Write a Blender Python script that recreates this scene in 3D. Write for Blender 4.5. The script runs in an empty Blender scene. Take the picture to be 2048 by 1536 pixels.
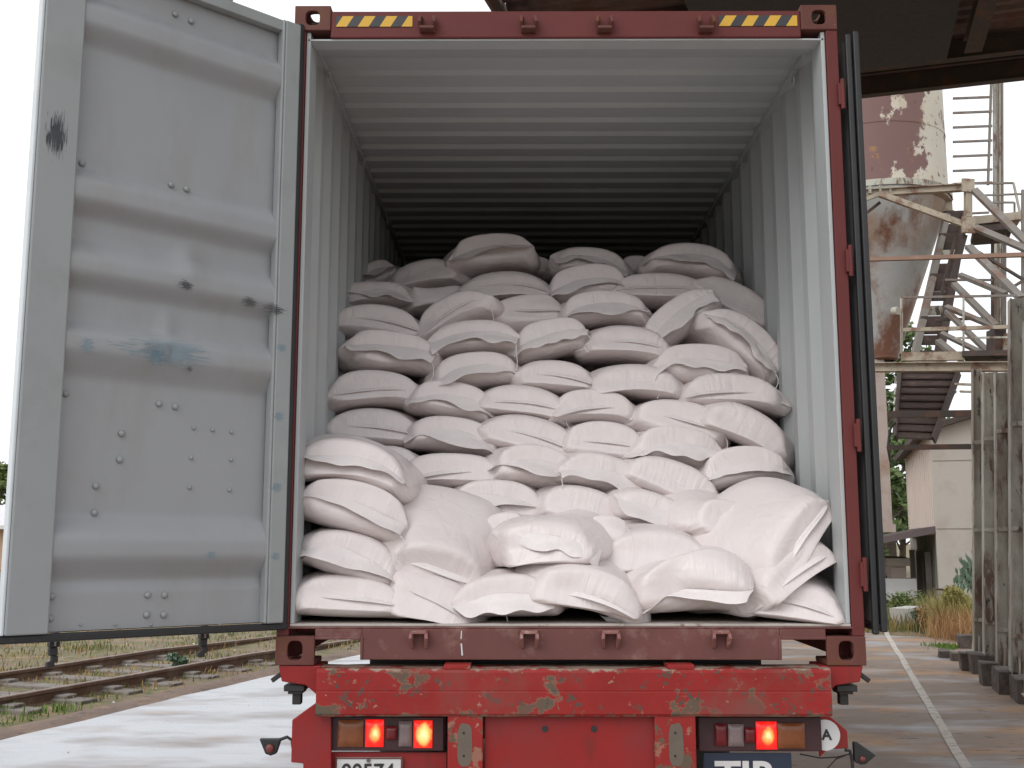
import bpy, bmesh, math, random
import numpy as np
from mathutils import Vector, Matrix, noise
R = math.radians
sc = bpy.context.scene
col = sc.collection

# ------------------------------------------------------------------ camera, sky, sun, exposure
F_PX, PITCH, YAW, CAM = 2134.0, math.atan(308/2134), 8/2134, (-.224, -4.52, 1.67)
cd = bpy.data.cameras.new('camera'); cam = bpy.data.objects.new('camera', cd); col.objects.link(cam)
cd.sensor_width = 36; cd.lens = F_PX/2048*36; cd.clip_end = 2000; cd.clip_start = .05
cam.location = CAM; cam.rotation_euler = (math.pi/2+PITCH, 0, YAW)
sc.camera = cam
SUN_EL, SUN_AZ = R(42), R(222)           # where the bright part of the overcast sky is (azimuth from +Y, clockwise)
w = bpy.data.worlds.new('World'); sc.world = w; w.use_nodes = True
nt = w.node_tree; bg = nt.nodes['Background']
sky = nt.nodes.new('ShaderNodeTexSky'); sky.sky_type = 'NISHITA'; sky.sun_disc = False
sky.sun_elevation = SUN_EL; sky.sun_rotation = SUN_AZ; sky.air_density = 1.0; sky.dust_density = 7.0; sky.ozone_density = 1.0
hs = nt.nodes.new('ShaderNodeHueSaturation'); hs.inputs['Saturation'].default_value = .22
ov = nt.nodes.new('ShaderNodeMix'); ov.data_type = 'RGBA'; ov.inputs[0].default_value = .80; ov.inputs[7].default_value = (7.6, 7.8, 8.1, 1)   # even white cloud cover over the clear sky
nt.links.new(sky.outputs[0], hs.inputs['Color']); nt.links.new(hs.outputs[0], ov.inputs[6]); nt.links.new(ov.outputs[2], bg.inputs['Color'])
bg.inputs['Strength'].default_value = .15
sl = bpy.data.lights.new('sun', 'SUN'); sl.energy = .55; sl.angle = R(40); sl.color = (1, .97, .93)
so = bpy.data.objects.new('sun', sl); col.objects.link(so)
sd = Vector((math.sin(SUN_AZ)*math.cos(SUN_EL), math.cos(SUN_AZ)*math.cos(SUN_EL), math.sin(SUN_EL)))
so.rotation_euler = sd.to_track_quat('Z', 'Y').to_euler(); so.location = (-8, -8, 12)
sc.view_settings.view_transform = 'Standard'; sc.view_settings.look = 'None'
sc.view_settings.exposure = .25; sc.view_settings.gamma = 1
sc.cycles.max_bounces = 8; sc.cycles.diffuse_bounces = 5

# ------------------------------------------------------------------ measuring helpers (photo pixel -> place in the world)
def ray(px, py):
    x = (px-1024)/F_PX; u = (768-py)/F_PX; cp, sp = math.cos(PITCH), math.sin(PITCH)
    d = (x, cp-u*sp, sp+u*cp); c, s = math.cos(YAW), math.sin(YAW)
    return Vector((d[0]*c-d[1]*s, d[0]*s+d[1]*c, d[2]))
def P(px, py, Y):
    d = ray(px, py); t = (Y-CAM[1])/d.y; return Vector(CAM)+d*t
def Z(px, py, z=0):
    d = ray(px, py); t = (z-CAM[2])/d.z; return Vector(CAM)+d*t
U = Vector((.281, .960, 0)); V = Vector((.960, -.281, 0))     # the yard's own axes: along the road, across it

# ------------------------------------------------------------------ objects
def tag(o, label=None, cat=None, group=None, kind=None):
    if label: o['label'] = label
    if cat: o['category'] = cat
    if group: o['group'] = group
    if kind: o['kind'] = kind
    return o
WM = {}
def empty(name, loc, label, cat, group=None, rot=None):
    o = bpy.data.objects.new(name, None); col.objects.link(o); o.empty_display_size = .1
    m = Matrix.Translation(Vector(loc)) @ (rot.to_4x4() if rot is not None else Matrix.Identity(4))
    o.matrix_world = m; WM[o.name] = m
    return tag(o, label, cat, group)
def obj(name, bm, mats, parent=None, loc=None, smooth=False, label=None, bevel=0):
    """links bm (world coordinates) as one mesh object; under a parent the parent's frame is taken off first"""
    m = WM[parent.name] if parent else Matrix.Translation(Vector(loc or (0, 0, 0)))
    bm.transform(m.inverted())
    me = bpy.data.meshes.new(name); bm.to_mesh(me); bm.free()
    for x in (mats if isinstance(mats, (list, tuple)) else [mats]): me.materials.append(x)
    if smooth: me.polygons.foreach_set('use_smooth', [True]*len(me.polygons))
    o = bpy.data.objects.new(name, me); col.objects.link(o)
    if parent: o.parent = parent; WM[o.name] = m
    else: o.location = m.translation; WM[o.name] = m
    if label: o['label'] = label
    if bevel:
        b = o.modifiers.new('bevel', 'BEVEL'); b.width = bevel; b.segments = 2; b.limit_method = 'ANGLE'; b.angle_limit = R(40)
    return o
def BM(): return bmesh.new()
def hexa(bm, c, mi=0):
    v = [bm.verts.new(p) for p in c]
    for q in ((0,3,2,1),(4,5,6,7),(0,1,5,4),(1,2,6,5),(2,3,7,6),(3,0,4,7)):
        f = bm.faces.new([v[i] for i in q]); f.material_index = mi
def box(bm, x0, x1, y0, y1, z0, z1, mi=0):
    hexa(bm, [(x0,y0,z0),(x1,y0,z0),(x1,y1,z0),(x0,y1,z0),(x0,y0,z1),(x1,y0,z1),(x1,y1,z1),(x0,y1,z1)], mi)
def bar(bm, p, q, w, h=None, up=(0,0,1), mi=0):
    """straight rectangular bar from p to q, w across and h along up"""
    p, q = Vector(p), Vector(q); h = h or w; d = (q-p).normalized(); u = Vector(up)
    if abs(d.dot(u)) > .98: u = Vector((0, 1, 0))
    s = d.cross(u).normalized(); u = s.cross(d).normalized()
    a, b = s*w/2, u*h/2
    hexa(bm, [p-a-b, p+a-b, q+a-b, q-a-b, p-a+b, p+a+b, q+a+b, q-a+b], mi)
def ibeam(bm, p, q, w, h, up=(0,0,1), t=.012):
    p, q = Vector(p), Vector(q); d = (q-p).normalized(); u = Vector(up); s = d.cross(u).normalized(); u = s.cross(d).normalized()
    bar(bm, p+u*(h/2-t/2), q+u*(h/2-t/2), w, t, up); bar(bm, p-u*(h/2-t/2), q-u*(h/2-t/2), w, t, up)
    bar(bm, p, q, t, h-2*t, up)
def tube(bm, pts, r, n=8, cap=True):
    pts = [Vector(p) for p in pts]; rings = []
    rr = r if isinstance(r, (list, tuple)) else [r]*len(pts)
    for i, p in enumerate(pts):
        d = (pts[min(i+1, len(pts)-1)]-pts[max(i-1, 0)]).normalized()
        a = d.cross(Vector((0, 0, 1)) if abs(d.z) < .9 else Vector((1, 0, 0))).normalized(); b = d.cross(a)
        rings.append([bm.verts.new(p+(a*math.cos(t*2*math.pi/n)+b*math.sin(t*2*math.pi/n))*rr[i]) for t in range(n)])
    for A, B in zip(rings, rings[1:]):
        for t in range(n): bm.faces.new((A[t], A[(t+1)%n], B[(t+1)%n], B[t]))
    if cap: bm.faces.new(rings[0][::-1]); bm.faces.new(rings[-1])
def prism(bm, pts, off, mi=0):
    """polygon pts swept by the vector off"""
    a = [bm.verts.new(p) for p in pts]; b = [bm.verts.new(Vector(p)+Vector(off)) for p in pts]; n = len(a)
    for f in (bm.faces.new(a[::-1]), bm.faces.new(b)): f.material_index = mi
    for i in range(n): bm.faces.new((a[i], a[(i+1)%n], b[(i+1)%n], b[i])).material_index = mi
def quad(bm, a, b, c, d, mi=0):
    f = bm.faces.new([bm.verts.new(p) for p in (a, b, c, d)]); f.material_index = mi; return f
def plate_hole(bm, c, ax, ay, w, h, hw, hh, t, n=28):
    """plate w x h round the point c with a stadium hole hw x hh, thickness t along ax x ay"""
    c, ax, ay = Vector(c), Vector(ax), Vector(ay); nz = ax.cross(ay); inn, out = [], []
    angs = sorted([i*2*math.pi/n for i in range(n)]+[math.atan2(sy*h, sx*w) % (2*math.pi) for sx in (1,-1) for sy in (1,-1)])
    for a in angs:
        ca, sa = math.cos(a), math.sin(a)
        k = min(w/2/abs(ca) if abs(ca) > 1e-6 else 9, h/2/abs(sa) if abs(sa) > 1e-6 else 9); out.append((ca*k, sa*k))
        e = 3.2; q = (abs(ca/(hw/2))**e+abs(sa/(hh/2))**e)**(-1/e); inn.append((ca*q, sa*q))
    def ring(l, z): return [bm.verts.new(c+ax*x+ay*y+nz*z) for x, y in l]
    o0, i0, o1, i1 = ring(out, -t/2), ring(inn, -t/2), ring(out, t/2), ring(inn, t/2); m = len(angs)
    for i in range(m):
        j = (i+1) % m
        bm.faces.new((o0[j], o0[i], i0[i], i0[j])); bm.faces.new((o1[i], o1[j], i1[j], i1[i]))
        bm.faces.new((i0[j], i0[i], i1[i], i1[j])); bm.faces.new((o0[i], o0[j], o1[j], o1[i]))
def profile_sheet(bm, prof, a0, a1, axis, mi=0, thick=None, n=1):
    """prof: list of points; swept from offset a0 to a1 along axis"""
    ax = Vector(axis); rows = []
    for k in range(n+1):
        a = a0+(a1-a0)*k/n; rows.append([bm.verts.new(Vector(p)+ax*a) for p in prof])
    for A, B in zip(rows, rows[1:]):
        for i in range(len(prof)-1): bm.faces.new((A[i], A[i+1], B[i+1], B[i])).material_index = mi
def text(name, s, size, m, parent, loc, rot, depth=.0012, bold=0):
    cu = bpy.data.curves.new(name, 'FONT'); cu.body = s; cu.size = size; cu.extrude = depth; cu.offset = bold; cu.align_x = 'CENTER'; cu.align_y = 'CENTER'
    tmp = bpy.data.objects.new('tmp', cu); col.objects.link(tmp)
    me = bpy.data.meshes.new_from_object(tmp.evaluated_get(bpy.context.evaluated_depsgraph_get())); bpy.data.objects.remove(tmp)
    me.transform(rot.to_4x4()); me.transform(Matrix.Translation(Vector(loc))); bm = BM(); bm.from_mesh(me)
    bmesh.ops.remove_doubles(bm, verts=bm.verts, dist=1e-6)
    for f in bm.faces: f.material_index = 0
    return obj(name, bm, m, parent)

# ------------------------------------------------------------------ materials
def nodes(name):
    m = bpy.data.materials.new(name); m.use_nodes = True; t = m.node_tree
    return m, t, t.nodes['Principled BSDF'], t.nodes.new, t.links.new
def M(name, c, rough=.6, metal=0., var=.12, scale=5., layers=(), bump=None, stretch=(1,1,1), spec=.5, grain=0.):
    """base colour with soft variation; layers = (colour, scale, threshold, softness, stretch) patches of another colour"""
    m, t, b, N, Lk = nodes(name)
    tc = N('ShaderNodeTexCoord')
    def nz(sc_, st=(1,1,1), det=5., rg=.6, off=0):
        mp = N('ShaderNodeMapping'); mp.inputs['Scale'].default_value = st; mp.inputs['Location'].default_value = (off, off*.7, -off)
        Lk(tc.outputs['Object'], mp.inputs[0]); n = N('ShaderNodeTexNoise'); n.inputs['Scale'].default_value = sc_
        n.inputs['Detail'].default_value = det; n.inputs['Roughness'].default_value = rg; Lk(mp.outputs[0], n.inputs['Vector']); return n
    def mixc(f, a, bcol):
        x = N('ShaderNodeMix'); x.data_type = 'RGBA'; Lk(f, x.inputs[0])
        for s, v in ((6, a), (7, bcol)):
            if hasattr(v, 'links'): Lk(v, x.inputs[s])
            else: x.inputs[s].default_value = (*v, 1)
        return x.outputs[2]
    n = nz(scale, stretch)
    cur = mixc(n.outputs['Fac'], tuple(max(0, x*(1-var*1.6)) for x in c), tuple(min(1, x*(1+var*1.6)) for x in c))
    rcur = None
    for i, l in enumerate(layers):
        lc, ls, th, soft = l[:4]; st = l[4] if len(l) > 4 else (1,1,1)
        n2 = nz(ls, st, 8., .65, 3.1*(i+1)); mr = N('ShaderNodeMapRange'); mr.clamp = True
        mr.inputs[1].default_value = th-soft; mr.inputs[2].default_value = th+soft
        src = n2.outputs['Fac']
        if len(l) > 5:      # steer the patches to one side or height of the thing
            dt = N('ShaderNodeVectorMath'); dt.operation = 'DOT_PRODUCT'; dt.inputs[1].default_value = l[5][:3]; Lk(tc.outputs['Object'], dt.inputs[0]); ad = N('ShaderNodeMath'); Lk(dt.outputs['Value'], ad.inputs[0]); ad.inputs[1].default_value = l[5][3]
            a2 = N('ShaderNodeMath'); Lk(ad.outputs[0], a2.inputs[0]); Lk(src, a2.inputs[1]); src = a2.outputs[0]
        Lk(src, mr.inputs[0]); cur = mixc(mr.outputs[0], cur, lc)
    if grain:
        g = nz(180, (1,1,1), 2.); cur2 = N('ShaderNodeMix'); cur2.data_type = 'RGBA'; cur2.blend_type = 'MULTIPLY'; cur2.inputs[0].default_value = grain
        Lk(cur, cur2.inputs[6]); Lk(g.outputs['Color'], cur2.inputs[7]); cur = cur2.outputs[2]
    Lk(cur, b.inputs['Base Color']); b.inputs['Metallic'].default_value = metal; b.inputs['Specular IOR Level'].default_value = spec
    rn = nz(scale*2.3, stretch, 4., .6, 9.); mr = N('ShaderNodeMapRange'); mr.inputs[3].default_value = max(.02, rough-.12); mr.inputs[4].default_value = min(1, rough+.12)
    Lk(rn.outputs['Fac'], mr.inputs[0]); Lk(mr.outputs[0], b.inputs['Roughness'])
    if bump:
        bn = nz(bump[0], bump[2] if len(bump) > 2 else (1,1,1)); bp = N('ShaderNodeBump'); bp.inputs['Strength'].default_value = bump[1]; bp.inputs['Distance'].default_value = .02
        Lk(bn.outputs['Fac'], bp.inputs['Height']); Lk(bp.outputs[0], b.inputs['Normal'])
    return m
RUST = (.13, .055, .028); DIRT = (.16, .13, .10)
m_maroon = M('maroon container paint', (.125, .030, .028), .52, var=.12, scale=3, layers=(((.10,.035,.028), 9, .66, .05), ((.30,.17,.14), 30, .76, .02)), bump=(40, .03), spec=.22)
m_inner = M('grey white container paint', (.405, .425, .43), .5, var=.05, scale=2.5, layers=(((.38,.37,.35), 3.5, .66, .10, (1,1,.3)), ((.20,.14,.11), 26, .775, .012)), bump=(22, .02))
m_door = M('grey door paint', (.295, .305, .318), .45, var=.05, scale=2.2, layers=(((.27,.27,.27), 5, .62, .12, (1,1,.35)), ((.16,.12,.10), 34, .785, .01)), bump=(14, .03))
m_doorframe = M('pale door frame paint', (.285, .30, .305), .45, var=.06, scale=3, layers=(((.20,.18,.17), 22, .745, .015), ((.25,.26,.26), 4, .62, .1)))
m_rubber = M('black rubber', (.018, .018, .02), .5, var=.2, scale=9, layers=(((.09,.085,.08), 12, .70, .06),))
m_floor = M('worn plywood', (.26, .20, .14), .75, scale=4, stretch=(6,.6,1), layers=((DIRT, 8, .6, .1),))
m_sillp = M('dusty maroon sill paint', (.145, .058, .052), .6, var=.14, scale=4, layers=(((.26,.15,.13), 6, .62, .10), ((.09,.04,.035), 9, .68, .05), ((.36,.26,.23), 34, .76, .02)), bump=(30, .04), spec=.25)
m_sill = M('worn grey sill', (.42, .38, .35), .6, scale=6, layers=(((.16,.06,.05), 14, .62, .05),))
m_cast = M('worn maroon steel', (.125, .045, .037), .6, var=.2, scale=8, layers=((RUST, 9, .58, .06), ((.33,.22,.18), 24, .70, .03)), bump=(60, .06), spec=.25)
m_keeper = M('pinkish worn steel', (.24, .10, .09), .55, var=.2, scale=12, layers=(((.40,.27,.23), 20, .62, .05),))
m_chip = M('chipped red trailer paint', (.27, .023, .021), .5, var=.2, scale=4, layers=(((.28,.13,.09), 8.2, .592, .012), ((.115,.088,.062), 8.2, .606, .014), ((.34,.20,.14), 22, .65, .012), ((.085,.07,.055), 22, .605, .012), ((.30,.23,.18), 15, .56, .04, (1,1,1), (0,0,13,-13*1.136)), ((.20,.14,.10), 13, .58, .04, (1,1,1), (0,0,-13,13*.965)), ((.20,.06,.05), 3, .58, .1)), bump=(30, .05), spec=.22)
# the olive patches must share the tan rim's noise: give layer 2 the same offset as layer 1
for nd in m_chip.node_tree.nodes:
    if nd.type == 'MAPPING' and abs(nd.inputs['Location'].default_value[0]-6.2) < .01: nd.inputs['Location'].default_value = (3.1, 2.17, -3.1)
m_bracket = M('scraped red bracket paint', (.27, .024, .022), .5, var=.2, scale=4, layers=(((.28,.13,.09), 9, .585, .012), ((.115,.088,.062), 9, .60, .014), ((.34,.20,.14), 22, .645, .012)), bump=(30, .05), spec=.22)
m_red = M('red trailer paint', (.26, .021, .020), .42, var=.08, scale=3, layers=(((.22,.03,.03), 4, .58, .10), ((.55,.36,.30), 34, .785, .01), ((.13,.03,.025), 2.2, .62, .06, (2,1,.5))), bump=(20, .02), spec=.25)
m_bare = M('worn olive steel', (.125, .098, .075), .6, var=.15, scale=12, layers=(((.36,.24,.17), 11, .66, .03), ((.45,.04,.04), 7, .66, .02)))
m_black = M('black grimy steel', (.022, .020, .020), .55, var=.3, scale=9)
m_dark = M('dark brown steel', (.055, .042, .036), .7, var=.25, scale=5, layers=((RUST, 4, .6, .1),))
m_yellow = M('hazard yellow', (.62, .36, .03), .5, var=.06); m_stripe = M('hazard black', (.03, .03, .035), .5)
m_galv = M('galvanised bolt', (.45, .44, .41), .35, metal=.6, scale=30)
m_blue = M('faded blue paint', (.20, .32, .38), .6, var=.2, scale=20)
m_scuff = M('black scuff', (.055, .058, .07), .8, var=.3, scale=20)
def ragged(m, scale, th, stretch=(1,1,1), top=1.):
    """lets the mark break up into a ragged, torn outline of its own"""
    t = m.node_tree; N, Lk = t.nodes.new, t.links.new; b = t.nodes['Principled BSDF']; uv = N('ShaderNodeUVMap')
    mp = N('ShaderNodeMapping'); mp.inputs['Scale'].default_value = stretch; Lk(uv.outputs[0], mp.inputs[0])
    n = N('ShaderNodeTexNoise'); n.inputs['Scale'].default_value = scale; n.inputs['Detail'].default_value = 6; Lk(mp.outputs[0], n.inputs['Vector'])
    gr = N('ShaderNodeVectorMath'); gr.operation = 'LENGTH'; ad = N('ShaderNodeVectorMath'); ad.operation = 'SUBTRACT'; ad.inputs[1].default_value = (.5, .5, 0)
    Lk(uv.outputs[0], ad.inputs[0]); Lk(ad.outputs[0], gr.inputs[0])
    s = N('ShaderNodeMath'); s.operation = 'MULTIPLY_ADD'; s.inputs[1].default_value = -1.0; Lk(gr.outputs['Value'], s.inputs[0]); Lk(n.outputs['Fac'], s.inputs[2])
    g = N('ShaderNodeMapRange'); g.inputs[1].default_value = th-.03; g.inputs[2].default_value = th+.03; g.inputs[4].default_value = top; Lk(s.outputs[0], g.inputs[0]); Lk(g.outputs[0], b.inputs['Alpha'])
m_scrape = M('dark sideways scrape', (.07, .07, .075), .8, var=.3, scale=20)
ragged(m_blue, 4, .24, (1.2, 7, 1), .42); ragged(m_scuff, 4, .25, (11, 1.0, 1), .8); ragged(m_scrape, 4, .30, (1.0, 9, 1), .75)
def mark(name, pts, m, parent):
    bm = BM(); f = bm.faces.new([bm.verts.new(p) for p in pts]); uv = bm.loops.layers.uv.new('UVMap')
    for l, c in zip(f.loops, ((0,0),(1,0),(1,1),(0,1))): l[uv].uv = c
    return obj(name, bm, m, parent)
def lamp_mat(name, c, hot, strength, rad):
    """a lit lens: brightest before the bulb, falling to deep red at the rim"""
    m, t, b, N, Lk = nodes(name); uv = N('ShaderNodeUVMap'); s = N('ShaderNodeVectorMath'); s.operation = 'DISTANCE'; s.inputs[1].default_value = (.55, .5, 0)
    Lk(uv.outputs[0], s.inputs[0]); n = N('ShaderNodeTexNoise'); n.inputs['Scale'].default_value = 4; Lk(uv.outputs[0], n.inputs['Vector'])
    a = N('ShaderNodeMath'); a.operation = 'MULTIPLY_ADD'; a.inputs[1].default_value = .22; Lk(n.outputs['Fac'], a.inputs[0]); Lk(s.outputs['Value'], a.inputs[2])
    r = N('ShaderNodeValToRGB'); e = r.color_ramp.elements; e[0].position = .12*rad; e[0].color = (1, .95, .45, 1); e[1].position = .62*rad; e[1].color = (.75, .008, .008, 1)
    x = e.new(.30*rad); x.color = hot; x = e.new(.44*rad); x.color = (1, .03, .012, 1); x = e.new(.98); x.color = (.35, .004, .006, 1)
    Lk(a.outputs[0], r.inputs[0]); Lk(r.outputs[0], b.inputs['Emission Color']); b.inputs['Emission Strength'].default_value = strength
    b.inputs['Base Color'].default_value = (*c, 1); b.inputs['Roughness'].default_value = .2
    return m
m_lit = lamp_mat('lit red lens', (.4, .01, .01), (1, .42, .10, 1), 1.0, 1.0); m_lit2 = lamp_mat('bright lit red lens', (.4, .01, .01), (1, .62, .16, 1), 1.0, 1.28)
m_amber = M('amber lens', (.20, .065, .022), .3, var=.2, scale=20); m_clear = M('dusty clear lens', (.20, .15, .15), .25, var=.15, scale=20)
m_dimred = M('unlit red lens', (.14, .012, .016), .25, var=.15); m_white = M('white enamel', (.60, .60, .60), .45, var=.05)
m_ink = M('black lettering', (.02, .02, .02), .5); m_navy = M('navy plate', (.018, .028, .055), .4)
# ------------------------------------------------------------------ the setting: ground, road, track
m_earth = M('dry earth with weeds', (.20, .150, .100), .9, var=.25, scale=1.2, layers=(((.14,.13,.05), 1.6, .52, .10), ((.34,.22,.12), 2.3, .60, .08), ((.075,.10,.028), 5, .60, .06), ((.30,.28,.26), 22, .70, .03)), bump=(14, .8))
def road_mat():
    m, t, b, N, Lk = nodes('wet worn road')
    geo = N('ShaderNodeNewGeometry'); 
    def nz(sc_, det=6., st=(1,1,1), rg=.6):
        mp = N('ShaderNodeMapping'); mp.inputs['Scale'].default_value = st; mp.inputs['Rotation'].default_value = (0, 0, R(16)); Lk(geo.outputs['Position'], mp.inputs[0])
        n = N('ShaderNodeTexNoise'); n.inputs['Scale'].default_value = sc_; n.inputs['Detail'].default_value = det; n.inputs['Roughness'].default_value = rg; Lk(mp.outputs[0], n.inputs['Vector']); return n.outputs['Fac']
    def rng(v, a, c, lo=0, hi=1):
        r = N('ShaderNodeMapRange'); r.inputs[1].default_value = a; r.inputs[2].default_value = c; r.inputs[3].default_value = lo; r.inputs[4].default_value = hi; Lk(v, r.inputs[0]); return r.outputs[0]
    def mix(f, a, c):
        x = N('ShaderNodeMix'); x.data_type = 'RGBA'; Lk(f, x.inputs[0])
        for s, v in ((6, a), (7, c)):
            if hasattr(v, 'links'): Lk(v, x.inputs[s])
            else: x.inputs[s].default_value = (*v, 1)
        return x.outputs[2]
    def math_(op, a, c):
        x = N('ShaderNodeMath'); x.operation = op
        for i, v in enumerate((a, c)):
            if hasattr(v, 'links'): Lk(v, x.inputs[i])
            else: x.inputs[i].default_value = v
        return x.outputs[0]
    c = mix(nz(1.3), (.235,.18,.145), (.33,.255,.205))
    c = mix(rng(nz(.55, 5, (1, 2.6, 1)),   .50, .66), c, (.46,.28,.16))
    c = mix(rng(nz(3.5, 7, (1, 3, 1)), .60, .68), c, (.10,.085,.075))
    c = mix(rng(nz(60, 2), .70, .74), c, (.06,.055,.05))
    sp = N('ShaderNodeSeparateXYZ'); Lk(geo.outputs['Position'], sp.inputs[0])
    left = rng(sp.outputs[0], -.6, -2.2)                                  # the open side stays wet and takes most of the painted sky glare
    wet = rng(math_('ADD', nz(.7, 3, (1, 2.0, 1)), math_('MULTIPLY', left, .30)), .50, .82)
    c = mix(wet, c, (.37,.385,.41))  # pale blue sky reflection painted into the colour of the wet patches
    Lk(c, b.inputs['Base Color'])
    rr = rng(wet, 0, 1, .62, .14); Lk(math_('ADD', rr, math_('MULTIPLY', nz(2.4, 4, (1, 3, 1)), .22)), b.inputs['Roughness'])
    Lk(rng(wet, 0, 1, .3, 1.0), b.inputs['Specular IOR Level'])
    bp = N('ShaderNodeBump'); bp.inputs['Distance'].default_value = .012; Lk(rng(wet, 0, 1, .6, .06), bp.inputs['Strength']); Lk(nz(9, 6), bp.inputs['Height']); Lk(bp.outputs[0], b.inputs['Normal'])
    return m
m_road = road_mat()
bm = BM(); bmesh.ops.create_grid(bm, x_segments=60, y_segments=60, size=300)
for v in bm.verts: v.co.z = -.012
tag(obj('ground', bm, m_earth), 'dry weedy earth beside the road', 'ground', kind='structure')
rnd = random.Random(5)
bm = BM(); left_edge = [(-8.6,-9), (-6.6,-2), (-5.05,3.0), (-4.53,4.75), (-4.1,6.3), (-3.2,9.2), (-1.4,15), (.4,21), (2.2,27)]; pts = []
for a, b_ in zip(left_edge, left_edge[1:]):
    n = max(2, int(math.dist(a, b_)/.18))
    for i in range(n):
        k = i/n; x, y = a[0]+(b_[0]-a[0])*k, a[1]+(b_[1]-a[1])*k; j = .07*noise.noise(Vector((x*3, y*3, 0)))+.03*noise.noise(Vector((x*11, y*11, 2))); pts.append((x+j, y, .004))
right = [(6.0, 27), (5.6, 19), (5.55, 15.6), (6.3, 14.3), (7.4, 13.7), (9, 13.3), (14, 11.9), (20, 4), (20, -9)]
bm.faces.new([bm.verts.new(p) for p in pts+[(x, y, .004) for x, y in right]][::-1]); bmesh.ops.triangulate(bm, faces=bm.faces[:])
bmesh.ops.recalc_face_normals(bm, faces=bm.faces[:])
for f in bm.faces:
    if f.normal.z < 0: f.normal_flip()
tag(obj('road', bm, m_road), 'worn wet yard road under the truck', 'road', kind='structure')
bm = BM(); a, b_ = Vector((7.6, 19.2, .009)), Vector((1.35, -2.3, .009)); n = 60; rows = []
for i in range(n+1):
    k = i/n; p = a.lerp(b_, k); wd = .04+.008*noise.noise(Vector((k*40, 0, 0))); j = .02*noise.noise(Vector((k*14, 3, 0)))
    rows.append((bm.verts.new(p-V*(wd+j)), bm.verts.new(p+V*(wd-j))))
for A, B in zip(rows, rows[1:]): bm.faces.new((A[0], A[1], B[1], B[0]))
m_line = M('worn white road paint', (.55, .50, .44), .7, var=.1, scale=8, layers=(((.20,.16,.13), 14, .60, .08),))
tag(obj('road_line', bm, m_line), 'worn white line running along the yard road', 'road marking', kind='structure')
# dirt ridge left along the road edge
bm = BM(); rows = []
for (x, y, z) in pts[::2]:
    h = .03+.03*abs(noise.noise(Vector((x*2, y*2, 0)))); rows.append([bm.verts.new((x+dx, y, zz)) for dx, zz in ((-.42, -.012), (-.2, h), (-.05, h*.6), (.07, .001))])
for A, B in zip(rows, rows[1:]):
    for i in range(3): bm.faces.new((A[i], A[i+1], B[i+1], B[i]))
tag(obj('road_verge', bm, M('verge earth', (.19,.135,.105), .9, var=.25, scale=2, layers=(((.10,.075,.06), 6, .6, .08), ((.30,.2,.12), 3, .62, .08)), bump=(18, .8)), smooth=True), 'crumbled earth verge along the left road edge', 'verge', kind='structure')

# railway track: two rails on sleepers, curving away behind the truck
trk = empty('railway_track', (-5.2, 8, 0), 'rusty railway track sunk in weedy earth left of the truck', 'railway track')
m_rail = M('rusty rail', (.17, .105, .075), .45, metal=.25, var=.2, scale=9, layers=(((.30,.24,.20), 3, .6, .1, (1,1,1)),)); m_sleeper = M('grey concrete sleeper', (.21, .185, .165), .85, var=.25, scale=6, layers=(((.10,.08,.065), 5, .6, .1),), bump=(30, .3))
def rail_pts(p0, p1, bend):
    out = []; d = Vector(p1)-Vector(p0); s = Vector((d.y, -d.x, 0)).normalized(); L = d.length
    for i in range(-14, 40): t = i*.35; out.append(Vector(p0)+d.normalized()*t+s*bend*(max(0, t-1.0)**2)+Vector((0,0,0)))
    return out
near = rail_pts((-5.25, 6.30, 0), (-4.13, 9.25, 0), -.006); far = [p+Vector((-1.43, .57, 0)) for p in near]
rail_prof = [(-.065,0),(.065,0),(.065,.012),(.012,.03),(.012,.10),(.036,.115),(.036,.145),(.028,.152),(-.028,.152),(-.036,.145),(-.036,.115),(-.012,.10),(-.012,.03),(-.065,.012)]
for line in (near, far):
    bm = BM(); rings = []
    for i, p in enumerate(line):
        d = (line[min(i+1, len(line)-1)]-line[max(0, i-1)]).normalized(); s = Vector((d.y, -d.x, 0)); sink = -.02-.010*max(0, i-26)
        rings.append([bm.verts.new(p+s*x+Vector((0,0,z+sink))) for x, z in rail_prof])
    m_ = len(rail_prof)
    for A, B in zip(rings, rings[1:]):
        for k in range(m_): bm.faces.new((A[k], A[(k+1)%m_], B[(k+1)%m_], B[k]))
    obj('rail', bm, m_rail, trk)
for i in range(0, 27, 2):
    bm = BM(); a = near[i]+(near[i]-far[i]).normalized()*.42; b_ = far[i]-(near[i]-far[i]).normalized()*.42; hz = -.022-.0012*i
    bar(bm, a+Vector((0,0,hz)), b_+Vector((0,0,hz)), .23, .13)
    for q in (near[i], far[i]): bar(bm, q+V*-.17+Vector((0,0,hz+.075)), q+V*.17+Vector((0,0,hz+.075)), .16, .05)
    obj('sleeper', bm, m_sleeper, trk, bevel=.012)

# ------------------------------------------------------------------ shipping container
BOT = 1.15; TOP = BOT+2.896; HW = 1.219; LEN = 12.19; FLO = 1.318
box_c = empty('shipping_container', (0, 0, BOT), 'open maroon shipping container with grey inside, full of white sacks', 'shipping container')
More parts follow.
